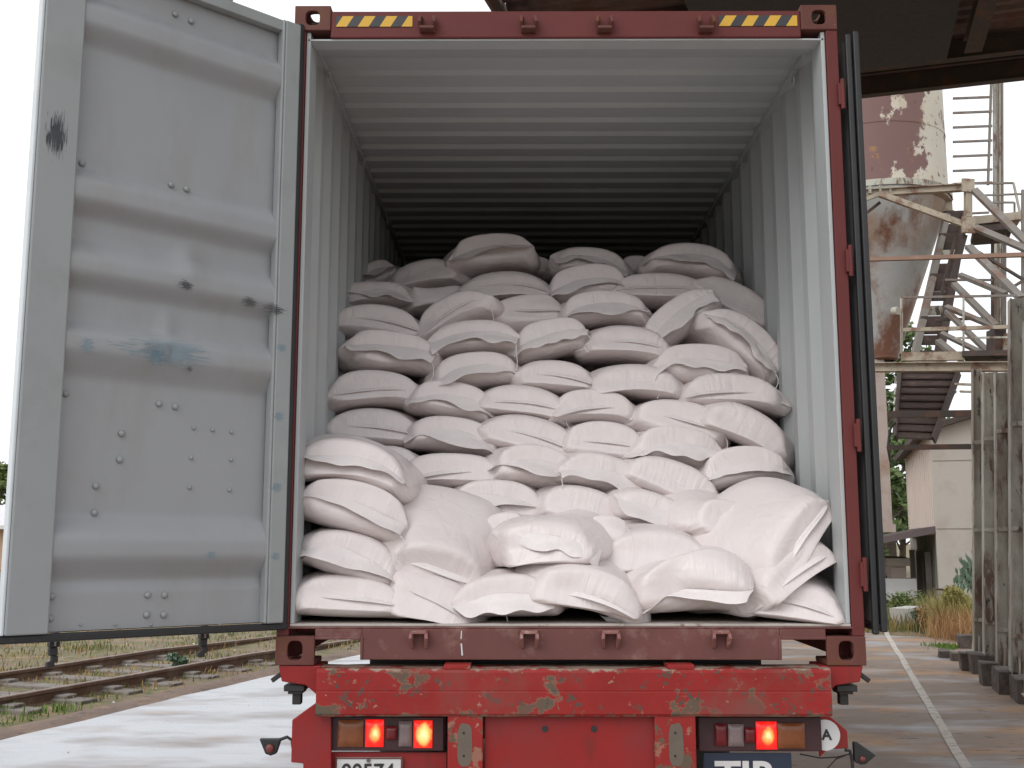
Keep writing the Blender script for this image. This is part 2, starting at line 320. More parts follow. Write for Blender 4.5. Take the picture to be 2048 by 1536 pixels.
# corner castings: hollow, with the lifting holes
def casting(x0, y0, z0, top):
    s = 1 if x0 > 0 else -1; bm = BM(); wd, ht, dp, t = .162, .118, .178, .022; cx = x0-s*wd/2; cz = z0+ht/2
    plate_hole(bm, (cx, y0+t/2, cz), (1,0,0), (0,0,1), wd, ht, .062, .079 if not top else .066, t)
    plate_hole(bm, (x0-s*t/2, y0+t+(dp-t)/2, cz), (0,1,0), (0,0,1), dp-t, ht, .079, .062, t)
    zt = z0+(ht-t/2 if top else t/2); plate_hole(bm, (cx-s*t/2, y0+t+(dp-t)/2, zt), (1,0,0), (0,1,0), wd-t, dp-t, .075, .115, t)
    zo = z0+(0 if top else ht-t); box(bm, min(cx-s*wd/2, cx+s*(wd/2-t)), max(cx-s*wd/2, cx+s*(wd/2-t)), y0+t, y0+dp, zo, zo+t)
    obj('corner_casting', bm, m_cast, box_c, bevel=.006)
for x in (-HW, HW):
    casting(x, -.006, BOT, False); casting(x, -.006, TOP-.118, True)
    s = 1 if x > 0 else -1
    bm = BM()          # rear corner post: maroon outside face, J-shaped
    box(bm, *sorted((x, x-s*.052)), .0, .05, BOT+.118, TOP-.118); box(bm, *sorted((x, x-s*.012)), .05, .16, BOT+.118, TOP-.118)
    obj('corner_post', bm, m_maroon, box_c, bevel=.004)
    bm = BM(); box(bm, *sorted((x-s*.054, x-s*.072)), .012, .16, FLO, TOP-.12); box(bm, *sorted((x-s*.0135, x-s*.052)), .052, .062, FLO, TOP-.12)
    obj('door_jamb', bm, m_inner, box_c, bevel=.003)
    for zc in (1.52, 2.10, 2.86, 3.62):
        bm = BM(); bar(bm, (x-s*.004, -.008, zc-.05), (x-s*.004, -.008, zc+.05), .016, .02, (0,1,0)); tube(bm, [(x+s*.008, -.012, zc-.07), (x+s*.008, -.012, zc+.07)], .010, 10)
        obj('hinge', bm, m_maroon, box_c, bevel=.003)
    bm = BM(); box(bm, *sorted((x, x-s*.08)), LEN-.16, LEN, BOT+.118, TOP-.118); obj('corner_post', bm, m_maroon, box_c)
# door header
bm = BM(); box(bm, -HW+.162, HW-.162, 0, .10, 3.894, 4.022); obj('door_header', bm, m_maroon, box_c, bevel=.006)
bm = BM(); box(bm, -HW+.06, HW-.06, .012, .10, 3.886, 3.8935); 
prism(bm, [(-HW+.06, .10, 3.886), (-HW+.06, .10, 3.8935), (-HW+.06, .42, 4.006), (-HW+.06, .42, 3.996)], (2*HW-.12, 0, 0)); obj('header_lip', bm, m_inner, box_c)
# door sill with the two lifting notches
bm = BM(); box(bm, -.862, .866, 0, .15, 1.172, 1.297); box(bm, -1.057, -.862, 0, .15, 1.262, 1.297); box(bm, .866, 1.057, 0, .15, 1.262, 1.297)
for xa, xb in ((-.868,-.856), (.860,.872)): box(bm, xa, xb, -.006, .15, 1.172, 1.268)
for xa, xb in ((-1.057,-.868), (.872,1.057)): box(bm, xa, xb, -.006, .15, 1.254, 1.266)
box(bm, -1.2, 1.2, .0, .15, 1.297, 1.306); obj('door_sill', bm, m_sillp, box_c, bevel=.004)
bm = BM(); box(bm, -HW+.055, HW-.055, .003, .17, 1.3065, 1.318); obj('sill_plate', bm, m_sill, box_c, bevel=.003)
# floor, roof, walls
bm = BM(); box(bm, -1.175, 1.175, .17, LEN-.06, 1.285, 1.3165); obj('floor', bm, m_floor, box_c)
bm = BM(); prof = []; y = .42
prof.append((0, .10, 4.018)); prof.append((0, .40, 4.018))
while y < LEN-.25: prof += [(0, y, 3.998), (0, y+.092, 3.998), (0, y+.115, 4.018), (0, y+.183, 4.018)]; y += .2065
prof.append((0, LEN-.05, 4.018))
profile_sheet(bm, prof, -1.165, 1.165, (1,0,0), 0); profile_sheet(bm, [(p[0], p[1], p[2]+.002) for p in prof], -1.165, 1.165, (1,0,0), 1)
obj('roof_panel', bm, [m_inner, m_maroon], box_c)
for s in (-1, 1):
    bm = BM(); prof = [(s*1.178, .16, 0)]; y = .20
    while y < LEN-.3: prof += [(s*1.175, y, 0), (s*1.175, y+.072, 0), (s*1.211, y+.140, 0), (s*1.211, y+.210, 0)]; y += .278
    prof.append((s*1.175, LEN-.06, 0))
    profile_sheet(bm, prof, 1.30, 3.965, (0,0,1), 0); profile_sheet(bm, [(p[0]+s*.002, p[1], 0) for p in prof], 1.30, 3.965, (0,0,1), 1)
    obj('side_wall', bm, [m_inner, m_maroon], box_c)
    bm = BM(); box(bm, *sorted((s*1.160, s*1.217)), .18, LEN-.17, 3.965, 4.03); box(bm, *sorted((s*1.150, s*1.158)), .18, LEN-.17, 3.955, 3.972); obj('top_rail', bm, [m_inner], box_c)
    bm = BM(); box(bm, *sorted((s*1.165, s*1.217)), .18, LEN-.17, 1.165, 1.30); obj('bottom_rail', bm, m_maroon, box_c)
    # lashing rings along the upper rail
    for k in range(5):
        bm = BM(); yy = .5+k*1.2; tube(bm, [(s*1.15, yy+.03*math.cos(a), 3.93+.03*math.sin(a)) for a in [i*math.pi/6 for i in range(7, 18)]], .005, 6); obj('lashing_ring', bm, m_inner, box_c)
bm = BM(); box(bm, -1.17, 1.17, LEN-.06, LEN-.01, 1.17, 4.02); obj('front_wall', bm, m_inner, box_c)
# door-bar keepers on header and sill
def keeper(xc, z, up):
    bm = BM(); h = .038
    for sx in (-1, 1): prism(bm, [(xc+sx*.028-.006, 0, z-h), (xc+sx*.028-.006, -.012, z-h), (xc+sx*.034-.006, -.052, z-h*.1*up), (xc+sx*.030-.006, -.045, z+h*.7), (xc+sx*.028-.006, 0, z+h)], (.014, 0, 0))
    zz = z-h*.75*up; box(bm, xc-.032, xc+.032, -.048, 0, zz-.007, zz+.007)
    obj('bar_keeper', bm, m_keeper if up < 0 else m_cast, box_c, bevel=.003)
for px, py in ((855, 51), (1057, 51), (1208, 51), (1410, 51)): p = P(px, py, 0); keeper(p.x, p.z, 1)
for px, py in ((838, 1277), (1058, 1277), (1220, 1277), (1440, 1277)): p = P(px, py, 0); keeper(p.x, p.z, -1)
# hazard stripes
def stripes(px0, px1, first):
    x0, x1 = P(px0, 43, 0).x, P(px1, 43, 0).x; zb, zt = P(700, 54, 0).z, P(700, 33, 0).z; bm = BM(); n = 7; ww = (x1-x0)/n; sk = ww*.62
    def cl(x): return min(max(x, x0), x1)
    for i in range(-1, n+1):
        a, b_ = x0+i*ww, x0+(i+1)*ww; mi = (i+first) % 2; poly = []
        # clip the slanted bar to the sticker
        for k in range(7): t = k/6; poly.append((cl(a+sk*t), zb+(zt-zb)*t))
        for k in range(7): t = 1-k/6; poly.append((cl(b_+sk*t), zb+(zt-zb)*t))
        if max(p[0] for p in poly)-min(p[0] for p in poly) < .004: continue
        vs = [bm.verts.new((x, -.0035, z)) for x, z in poly]; f = bm.faces.new(vs); f.material_index = mi
    bmesh.ops.triangulate(bm, faces=bm.faces[:]); bmesh.ops.dissolve_degenerate(bm, dist=1e-6, edges=bm.edges[:])
    obj('warning_stripe', bm, [m_yellow, m_stripe], box_c)
stripes(672, 825, 0); stripes(1437, 1594, 0)
# small scars on the bright rim
for pts_ in ([(922,1262),(924,1262),(923,1278),(921,1278)], [(921,1287),(924,1287),(926,1311),(923,1311)]):
    bm = BM(); quad(bm, *[P(x, y, -.0015) for x, y in pts_][::-1]); obj('paint_scratch', bm, m_white, box_c)

# ---- left door, swung open towards the viewer
TH = R(42); HX, HY = -1.178, -.05; DU = Vector((-math.cos(TH), -math.sin(TH), .010)); DN = Vector((math.sin(TH), -math.cos(TH), 0)); DW = 1.082
def D(s, n, z): return Vector((HX, HY, z))+DU*s+DN*n
def hit(px, py):
    d = ray(px, py); t = ((HX-CAM[0])*DN.x+(HY-CAM[1])*DN.y)/(d.x*DN.x+d.y*DN.y); q = Vector(CAM)+d*t
    s = (q-Vector((HX, HY, 0))).dot(Vector((DU.x, DU.y, 0))); return s, q.z-DU.z*s
DZ0, DZ1 = 1.325, 3.93; S0, S1 = .075, .935
def dbox(bm, s0, s1, n0, n1, z0, z1): hexa(bm, [D(s0,n0,z0), D(s1,n0,z0), D(s1,n1,z0), D(s0,n1,z0), D(s0,n0,z1), D(s1,n0,z1), D(s1,n1,z1), D(s0,n1,z1)])
zz = lambda py: hit(330, py)[1]
ridges = [(33,54,92,125), (367,392,430,458), (504,538,571,600), (661,686,719,765), (1038,1075,1115,1157)]
prof = []; base, face = -.058, -.006
for a, b_, c, d in ridges: prof += [(zz(a), base), (zz(b_), face), (zz(c), face), (zz(d), base)]
prof = [(DZ1, base)]+prof+[(zz(1171), base), (zz(1171)-.002, base+.012), (zz(1171)-.008, base+.012), (DZ0, base+.012)]
rows = []; zs = []
for (z0, n0), (z1, n1) in zip(prof, prof[1:]):
    k = max(1, int(abs(z0-z1)/.03)); zs += [(z0+(z1-z0)*i/k, n0+(n1-n0)*i/k) for i in range(k)]
zs.append(prof[-1])
zg = np.arange(DZ1, DZ0-.001, -.009); ng = np.interp(-zg, [-q[0] for q in zs], [q[1] for q in zs]); kk = np.exp(-np.linspace(-2, 2, 7)**2/1.6); ng = np.convolve(np.pad(ng, 3, mode='edge'), kk/kk.sum(), 'valid'); zs = list(zip(zg.tolist(), ng.tolist()))
bm = BM(); NS = 40
sd1, zd1 = hit(385, 520); sd2, zd2 = hit(345, 650); sd3, zd3 = hit(372, 250)
for z, n in zs:
    r_ = []
    for i in range(NS+1):
        s = S0+(S1-S0)*i/NS; q = n
        q += .016*math.exp(-((s-sd1)/.055)**2-((z-zd1)/.07)**2)+.012*math.exp(-((s-sd2)/.03)**2-((z-zd2)/.06)**2)
        if zz(367) > z > zz(125): q += .013*math.exp(-abs(s-sd3-.03*(z-3.4))/.13)*math.sin(math.pi*(z-zz(367))/(zz(125)-zz(367)))
        if zz(1038) > z > zz(765): q += .007*math.exp(-((s-.46)/.12)**2)*math.sin(math.pi*(z-zz(1038))/(zz(765)-zz(1038)))
        q += .0022*noise.noise(Vector((s*4, z*4, 1)))
        r_.append(bm.verts.new(D(s, q, z)))
    rows.append(r_)
for A, B in zip(rows, rows[1:]):
    for i in range(NS): bm.faces.new((A[i], B[i], B[i+1], A[i+1]))
# outer maroon skin of the same leaf
dbox(bm, S0, S1, base-.012, base-.006, DZ0, DZ1)
for f in bm.faces[-6:]: f.material_index = 1
door = obj('door', bm, [m_door, m_maroon], box_c, label='open door leaf with grey ribbed inner face')
for f in door.data.polygons: f.use_smooth = f.material_index == 0
es = door.modifiers.new('split', 'EDGE_SPLIT'); es.split_angle = R(50)
bm = BM(); dbox(bm, 0, S0, -.055, 0, DZ0, DZ1); dbox(bm, S0, S0+.012, -.05, -.0015, DZ0, DZ1); obj('stile', bm, m_doorframe, door, bevel=.006)
bm = BM(); dbox(bm, S1, DW, -.055, 0, DZ0, DZ1); obj('stile', bm, m_doorframe, door, bevel=.006)
bm = BM(); dbox(bm, DW+.0005, DW+.012, -.050, -.006, DZ0, DZ1); obj('edge_strip', bm, M('pale bluish edge paint', (.56,.60,.62), .4), door, bevel=.004)
bm = BM(); dbox(bm, S0, S1, -.054, -.012, DZ1-.05, DZ1); obj('top_frame', bm, m_doorframe, door, bevel=.004)
bm = BM()
dbox(bm, -.030, -.002, -.058, -.022, DZ0-.02, DZ1+.02); dbox(bm, DW-.02, DW+.004, -.066, -.0555, DZ0-.02, DZ1)
dbox(bm, -.03, DW+.02, -.062, -.020, DZ0-.030, DZ0-.002)
obj('gasket', bm, m_rubber, door, bevel=.006)
def bolt(px, py, r, nn):
    s, z = hit(px, py); c = D(s, nn, z); bm = BM()
    tube(bm, [c, c+DN*r*.5, c+DN*r*.95, c+DN*r*1.1], [r*1.25, r*1.2, r*.85, r*.3], 10); obj('bolt', bm, m_doorframe, door, smooth=True)
for px, py in ((178,318),(357,362),(388,371),(145,783),(333,804),(366,810),(258,864),(254,917),(206,970),(203,1024),(365,18),(397,32)): bolt(px-3, py+1, .0105, base+.002)
for px, py in ((402,853),(440,857),(478,861),(397,913),(477,917),(394,973),(474,978)): bolt(px-2, py+1, .0065, base+.002)
for px, py in ((114,1193),(307,1190),(341,1190),(111,1237),(305,1230),(339,1230)): bolt(px-2, py+1, .0105, base+.013)
for px in (100, 170, 240, 312, 380, 450, 515): bolt(px, 1251, .004, base+.013)
for s in (.30, .88):
    bm = BM(); tube(bm, [D(s, -.10, DZ0-.05), D(s, -.10, DZ1+.06)], .016, 10); obj('locking_bar', bm, m_galv, door, smooth=True)
    bm = BM(); dbox(bm, s-.018, s+.020, -.115, -.085, DZ0-.055, DZ0-.035); dbox(bm, s-.012, s+.018, -.112, -.088, DZ0-.085, DZ0-.055); dbox(bm, s-.016, s+.008, -.112, -.09, DZ0-.11, DZ0-.085); dbox(bm, s-.004, s+.024, -.112, -.088, DZ0-.125, DZ0-.105)
    obj('locking_cam', bm, m_black, door, bevel=.004)
def dmark(name, x0, y0, x1, y1, m, n):
    (s0, z0), (s1, z1) = hit(x0, y1), hit(x1, y0); mark(name, [D(s0, n, z0), D(s1, n, z0), D(s1, n, z1), D(s0, n, z1)], m, door)
dmark('scuff_mark', 76, 215, 150, 325, m_scuff, .0015)
dmark('scuff_mark', 342, 556, 402, 584, m_scrape, face+.002); dmark('scuff_mark', 505, 606, 588, 632, m_scrape, .0015); dmark('scuff_mark', 470, 590, 530, 620, m_scrape, face+.002)
dmark('scuff_mark', 368, 728, 392, 748, m_scrape, face+.0025)
for q in ((150,668,200,712), (280,690,345,735), (190,680,470,728)): dmark('blue_paint_smear', *q, m_blue, face+.0018)
for q in ((538,820,575,845), (532,960,572,988), (545,685,580,705), (535,1100,565,1125)): dmark('blue_paint_smear', *q, m_blue, .0016)
dmark('blue_paint_smear', 405, 1098, 440, 1122, m_blue, face+.0018)
bm = BM(); tube(bm, [D(*[hit(x, y)[0], nn, hit(x, y)[1]]) for x, y, nn in ((372,562,face+.003), (386,572,face+.003), (383,610,base+.006), (388,640,base+.004), (392,662,base+.006), (405,690,base+.02), (418,684,base+.02))], .0017, 5); obj('hanging_thread', bm, m_scuff, door)
# ---- right door, folded back along the outer side
bm = BM(); x0, x1 = 1.262, 1.318
def rb(bm, xa, xb, ya, yb, za, zb): hexa(bm, [(xa,ya,za),(xb,ya,za),(xb+.05*(yb-ya),yb,za),(xa+.05*(yb-ya),yb,za),(xa,ya,zb),(xb,ya,zb),(xb+.05*(yb-ya),yb,zb),(xa+.05*(yb-ya),yb,zb)])
rb(bm, x0, x1, .02, 1.12, 1.32, 3.90); door2 = obj('door', bm, m_doorframe, box_c, bevel=.006, label='door leaf folded back along the outside, seen edge on')
bm = BM(); rb(bm, x0-.012, x0+.014, -.012, .018, 1.275, 3.905); rb(bm, x0+.020, x0+.047, -.02, .018, 1.285, 3.915); rb(bm, x0-.008, x1-.012, -.004, 1.14, 1.29, 1.318); obj('gasket', bm, m_rubber, door2, bevel=.006)
for s in (.3, .85):
    bm = BM(); tube(bm, [(x0-.022, s, 1.24), (x0-.022, s, 3.95)], .012, 8); obj('locking_bar', bm, m_maroon, door2)
# ------------------------------------------------------------------ semi-trailer under the container
trl = empty('semi_trailer', (0, 0, 0), 'battered red semi-trailer carrying the container, rear lamps lit', 'trailer')
bm = BM(); x0, x1 = -1.036, 1.054; n = 44; rows = []
for i in range(n+1):
    x = x0+(x1-x0)*i/n; j = .0035*noise.noise(Vector((x*6, 0, 0))); k = .003*noise.noise(Vector((x*9, 5, 0)))
    rows.append([bm.verts.new(p) for p in ((x, .10, .957), (x, -.052, .955+k), (x, -.06+j, .966), (x, -.06+j, 1.050), (x, -.058+j, 1.054), (x, -.06+j, 1.058), (x, -.06+k, 1.128), (x, -.05, 1.142+k), (x, .10, 1.144+k))])
for A, B in zip(rows, rows[1:]):
    for i in range(len(A)-1): bm.faces.new((A[i], B[i], B[i+1], A[i+1]))
bm.faces.new(rows[0]); bm.faces.new(rows[-1][::-1]); obj('rear_beam', bm, m_chip, trl)
for px in (915, 1360):
    bm = BM(); p = P(px, 1325, -.03); box(bm, p.x-.055, p.x+.055, -.055, .08, 1.140, 1.160); obj('lug', bm, m_bracket, trl, bevel=.004)
def pz(px, py, Y=-.03): p = P(px, py, Y); return p.x, p.z
def pbox(bm, px0, py0, px1, py1, ya, yb, Y=None):
    Y = ya if Y is None else Y; a = P(px0, py1, Y); b_ = P(px1, py0, Y); box(bm, a.x, b_.x, ya, yb, a.z, b_.z)
bm = BM(); pbox(bm, 968, 1428, 1310, 1700, -.02, .0); obj('rear_panel', bm, m_red, trl, bevel=.004)
for px in (1090, 1188):
    bm = BM(); c = P(px, 1458, -.021); tube(bm, [c, c+Vector((0,-.0015,0))], .013, 16); obj('drain_hole', bm, m_ink, trl)
for a, b_ in ((893, 966), (1314, 1391)):
    bm = BM(); pbox(bm, a, 1427, b_, 1720, -.05, .03); br = obj('bumper_bracket', bm, m_bracket, trl, bevel=.005)
    bm = BM(); nn = 18; c = P((a+b_)/2, 1490, -.0515)
    vs = [bm.verts.new((c.x+.030*math.copysign(abs(math.cos(t))**.6, math.cos(t))*(1+.12*noise.noise(Vector((t*2, a, 0)))), -.0512, c.z+.085*math.copysign(abs(math.sin(t))**.6, math.sin(t))*(1+.1*noise.noise(Vector((t*2, a, 5)))))) for t in [i*2*math.pi/nn for i in range(nn)]]
    bm.faces.new(vs); bmesh.ops.recalc_face_normals(bm, faces=bm.faces[:]); obj('worn_patch', bm, m_bare, br)
    for py in (1466, 1512):
        bm = BM(); c = P((a+b_)/2-2, py, -.052); tube(bm, [c, c+Vector((0,-.001,0))], .005, 10); obj('bolt_hole', bm, m_ink, br)
def lens(px0, py0, px1, py1, m, y0, parent, lit=False):
    bm = BM(); a = P(px0, py1, y0); b_ = P(px1, py0, y0); uv = bm.loops.layers.uv.new('UVMap'); n = 8; g = []
    for i in range(n+1):
        row = []
        for j in range(n+1):
            u, v = i/n, j/n; q = .012*(1-abs(2*u-1)**6)*(1-abs(2*v-1)**6); row.append((bm.verts.new((a.x+(b_.x-a.x)*u, y0-q, a.z+(b_.z-a.z)*v)), (u, v)))
        g.append(row)
    for i in range(n):
        for j in range(n):
            q = (g[i][j], g[i+1][j], g[i+1][j+1], g[i][j+1]); f = bm.faces.new([t[0] for t in q])
            for l, t in zip(f.loops, q): l[uv].uv = t[1]
    bb = [bm.verts.new((x, y0+.02, z)) for x, z in ((a.x,a.z),(b_.x,a.z),(b_.x,b_.z),(a.x,b_.z))]; bm.faces.new(bb)
    return obj('lit_lens' if lit else 'lens', bm, m, parent, smooth=True)
m_house = M('dark maroon lamp housing', (.045, .014, .018), .5, var=.2)
def cluster(px0, px1, py0, py1, parts):
    bm = BM(); pbox(bm, px0, py0, px1, py1, .03, .16, .03); h = obj('tail_lamp', bm, m_house, trl, bevel=.004)
    for q, m, lit in parts: lens(*q, m, .022, h, lit)
cluster(656, 888, 1434, 1502, (((675,1440,727,1494), m_amber, 0), ((730,1439,768,1494), m_lit, 1), ((771,1452,794,1480), m_dimred, 0), ((797,1442,824,1493), m_clear, 0), ((827,1441,865,1496), m_lit2, 1)))
cluster(1398, 1642, 1434, 1503, (((1430,1447,1453,1492), m_dimred, 0), ((1457,1448,1487,1493), m_clear, 0), ((1490,1455,1510,1486), m_dimred, 0), ((1513,1443,1553,1499), m_lit, 1), ((1556,1446,1609,1497), m_amber, 0)))
# side wings of the rear panel
def wing(pts_, name='side_plate', m=None, y=.0):
    bm = BM(); prism(bm, [P(x, y_, y) for x, y_ in pts_], (0, .02, 0)); bmesh.ops.recalc_face_normals(bm, faces=bm.faces[:]); return obj(name, bm, m or m_red, trl, bevel=.004)
wing([(662,1400),(634,1404),(584,1440),(582,1525),(606,1527),(606,1700),(662,1700)])
bm = BM(); pbox(bm, 606, 1505, 893, 1700, .05, .07, .05); obj('rear_panel', bm, m_red, trl)
wr = wing([(1636,1425),(1660,1432),(1695,1462),(1697,1497),(1655,1499),(1640,1515),(1640,1500)], y=.06)
bm = BM(); c = P(1650, 1470, .055); tube(bm, [c, c+Vector((0,-.002,0))], .062, 28); dec = obj('round_sticker', bm, m_white, trl)
text('letter', 'A', .058, m_ink, dec, c+Vector((.006,-.004,0)), Matrix.Rotation(math.pi/2, 3, 'X'), .001, .0015)
# number plate and the blue sign, cut by the photo's lower edge
bm = BM(); pbox(bm, 670, 1515, 805, 1568, .035, .045, .035); npl = obj('number_plate', bm, m_white, trl, bevel=.004)
bm = BM(); a = P(670, 1568, .0345); b_ = P(805, 1515, .0345)
for q in ((a.x,a.x+.006,a.z,b_.z),(b_.x-.006,b_.x,a.z,b_.z),(a.x+.006,b_.x-.006,b_.z-.005,b_.z),(a.x+.006,b_.x-.006,a.z,a.z+.005)): box(bm, q[0], q[1], .031, .0345, q[2], q[3])
obj('plate_rim', bm, m_cast, npl)
c = P(737, 1545, .033); text('plate_number', '00574', .088, m_ink, npl, c+Vector((-.003,0,.0)), Matrix.Rotation(math.pi/2, 3, 'X'), .001, .0012)
bm = BM(); q = P(737, 1521, .033); tube(bm, [q, q+Vector((0,-.004,0))], .008, 10); obj('screw', bm, m_bare, npl)
bm = BM(); pbox(bm, 1408, 1506, 1583, 1580, .045, .055, .045); tir = obj('sign_plate', bm, m_navy, trl, bevel=.004)
c = P(1492, 1553, .042); text('sign_letters', 'TIR', .150, m_white, tir, c, Matrix.Rotation(math.pi/2, 3, 'X') @ Matrix.Scale(1.15, 3, (1,0,0)), .001, .004)
# bolsters and twist locks below the corner castings
for s in (-1, 1):
    bm = BM(); prism(bm, [(s*1.205, .0, 1.148), (s*1.19, .0, 1.085), (s*1.09, .0, 1.07), (s*1.03, .0, 1.02), (s*1.03, .0, 1.148)][::s], (0, .18, 0)); bmesh.ops.recalc_face_normals(bm, faces=bm.faces[:]); obj('bolster', bm, m_red, trl, bevel=.004)
    bm = BM(); box(bm, *sorted((s*1.185, s*1.10)), .02, .14, 1.042, 1.068); box(bm, *sorted((s*1.155, s*1.118)), .05, .09, .985, 1.042); box(bm, *sorted((s*1.17, s*1.11)), .03, .13, 1.03, 1.042); bar(bm, (s*1.19,.02,1.118), (s*1.235,.02,1.085), .012, .02); obj('twist_lock', bm, m_black, trl, bevel=.004)
# side marker lamps on bent arms
def marker(pts_, cx, cy, arm, r):
    bm = BM(); prism(bm, [P(x, y, .10) for x, y in pts_], (0, .03, 0)); bmesh.ops.recalc_face_normals(bm, faces=bm.faces[:]); h = obj('marker_lamp', bm, m_rubber, trl, bevel=.005)
    bm = BM(); c = P(cx, cy, .099); tube(bm, [c, c+Vector((0,-.006,0)), c+Vector((0,-.009,0))], [r, r*.9, r*.4], 16); obj('lens', bm, M('dull red reflector', (.16,.035,.03), .35), h, smooth=True)
    bm = BM(); tube(bm, [P(x, y, .11) for x, y in arm], .007, 8); obj('arm', bm, m_black, h)
marker([(518,1478),(562,1478),(552,1508),(541,1512),(530,1508)], 540, 1497, ((558,1480),(574,1474),(584,1480),(586,1496)), .019)
marker([(1708,1484),(1716,1485),(1753,1511),(1732,1529),(1722,1530),(1710,1524)], 1725, 1518, ((1690,1500),(1700,1502),(1704,1520),(1708,1560)), .013)
for k, pts_ in enumerate((((1600,1508),(1640,1516),(1675,1514),(1700,1508)), ((1655,1536),(1672,1518),(1692,1510)))):
    bm = BM(); tube(bm, [P(x, y, .12) for x, y in pts_], .0028, 5); obj('cable', bm, m_black, trl)
bm = BM(); box(bm, -.86, .84, .24, .40, .96, 1.1685); obj('dark_gap_filler', bm, m_black, trl)  # black box added to darken the gap between sill and rear beam
# frame, axles and wheels further under the load
for s in (-1, 1):
    bm = BM(); ibeam(bm, (s*.45, .1, .93), (s*.45, 11.9, .93), .14, .36); obj('chassis_rail', bm, m_red, trl)
for y in (4.2, 8.2, 11.6):
    bm = BM(); box(bm, -1.15, 1.15, y-.07, y+.07, 1.112, 1.148); obj('crossmember', bm, m_red, trl)
m_tyre = M('tyre rubber', (.022,.021,.02), .8, var=.2, scale=12)
for y in (2.4, 3.7, 5.0):
    bm = BM(); tube(bm, [(-.85, y, .50), (.85, y, .50)], .07, 12); obj('axle', bm, m_black, trl)
    for s in (-1, 1):
        bm = BM(); tube(bm, [(s*.70,y,.5),(s*.70,y,.5),(s*.74,y,.5),(s*.98,y,.5),(s*1.02,y,.5),(s*1.02,y,.5)], [.28,.46,.5,.5,.46,.28], 40, False); bmesh.ops.recalc_face_normals(bm, faces=bm.faces[:]); wh = obj('wheel', bm, m_tyre, trl, smooth=True)
        bm = BM(); tube(bm, [(s*1.0,y,.5),(s*.93,y,.5),(s*.90,y,.5),(s*.96,y,.5)], [.285,.25,.13,.10], 32); bmesh.ops.recalc_face_normals(bm, faces=bm.faces[:]); obj('rim', bm, m_galv, wh)
for s in (-1, 1):
    bm = BM(); box(bm, *sorted((s*.60, s*.45)), 9.6, 9.75, .12, .75); box(bm, *sorted((s*.68, s*.40)), 9.5, 9.85, .0, .12); obj('landing_leg', bm, m_black, trl)

# ------------------------------------------------------------------ loading canopy overhead right
KC = Vector((.42, 7.64, 0)); CZ = 6.66
def K(a, b_, z): return KC-U*a+V*b_+Vector((0, 0, z))
cano = empty('loading_canopy', K(2, 6, 0), 'dark rusty loading canopy of corrugated sheet high over the truck', 'canopy')
m_can = M('rusty corrugated canopy sheet', (.16, .115, .10), .8, var=.3, scale=1.6, layers=(((.16,.075,.05), 2.2, .56, .1), ((.05,.04,.038), 3, .58, .1)), stretch=(1,1,1))
bm = BM(); prof = []; a = 0
while a < 8.6: prof += [K(a, 0, CZ+.03+.012*a), K(a+.06, 0, CZ+.03+.012*a), K(a+.085, 0, CZ+.075+.012*a), K(a+.145, 0, CZ+.075+.012*a)]; a += .17
A = [bm.verts.new(p) for p in prof]; holes = BM
B = [bm.verts.new(p+V*13) for p in prof]
for i in range(len(prof)-1): bm.faces.new((A[i], A[i+1], B[i+1], B[i]))
obj('roof_sheet', bm, m_can, cano).modifiers.new('thick', 'SOLIDIFY').thickness = .006
for a in (.06, .75, 2.2, 3.6, 5.0, 6.5, 8.4):
    bm = BM(); ibeam(bm, K(a, -.02, CZ-.09), K(a, 13, CZ-.09), .10, .20); obj('purlin', bm, m_dark, cano)
for a in (.30, .48): 
    bm = BM(); bar(bm, K(a, 0, CZ-.02), K(a, 13, CZ-.02), .05, .06); obj('batten', bm, m_dark, cano)
for b_ in (4.3, 8.6, 12.6):
    bm = BM(); ibeam(bm, K(1.2, b_, CZ-.26), K(8.5, b_, CZ-.26), .16, .14); obj('rafter', bm, m_dark, cano)
bm = BM(); bar(bm, K(0, -.03, CZ-.06), K(8.5, -.03, CZ+.10), .03, .26); obj('fascia', bm, m_can, cano)
# boarded dark ceiling between the beams, right above the container
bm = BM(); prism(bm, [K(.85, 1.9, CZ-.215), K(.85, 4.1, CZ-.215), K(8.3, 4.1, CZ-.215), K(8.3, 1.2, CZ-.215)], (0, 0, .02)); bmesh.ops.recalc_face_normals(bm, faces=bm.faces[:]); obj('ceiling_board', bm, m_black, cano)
bm = BM(); bar(bm, K(3.9, 1.35, CZ-.35), K(3.9, 1.35, CZ), .04, .03); obj('hanger', bm, m_white, cano)
for a, b_ in ((6.5, 8.6), (.2, 12.6), (8.4, 12.6)):
    bm = BM(); ibeam(bm, K(a, b_, 0), K(a, b_, CZ-.42), .2, .2, up=V); obj('column', bm, m_dark, cano)

# ------------------------------------------------------------------ silo and its steel tower
m_silo = M('cream silo paint', (.56,.52,.43), .6, var=.08, scale=1.2, layers=(((.40,.27,.16), 1.0, .61, .07, (1,1,.7)), ((.175,.095,.085), 1.7, .50, .012, (1,1,.8), (-.15, 0, .035, -.25)), ((.30,.15,.06), 3.2, .63, .03), ((.13,.07,.05), 7, .645, .015)))
m_hop = M('grey hopper steel', (.36,.36,.35), .6, var=.08, scale=1.5, layers=(((.27,.18,.12), .9, .54, .10), ((.16,.07,.04), 1.1, .55, .05, (1,1,.6), (-.05, 0, -.045, .27)), ((.12,.07,.05), 9, .70, .02)))
m_pale = M('weathered pale green steel', (.47,.46,.395), .7, var=.14, scale=2.5, layers=(((.29,.26,.21), 2.2, .51, .06, (1,1,.3)), ((.17,.105,.075), 5, .57, .03, (1,1,.25)), ((.05,.04,.035), 7, .62, .03, (1,1,.4))), bump=(20, .08))
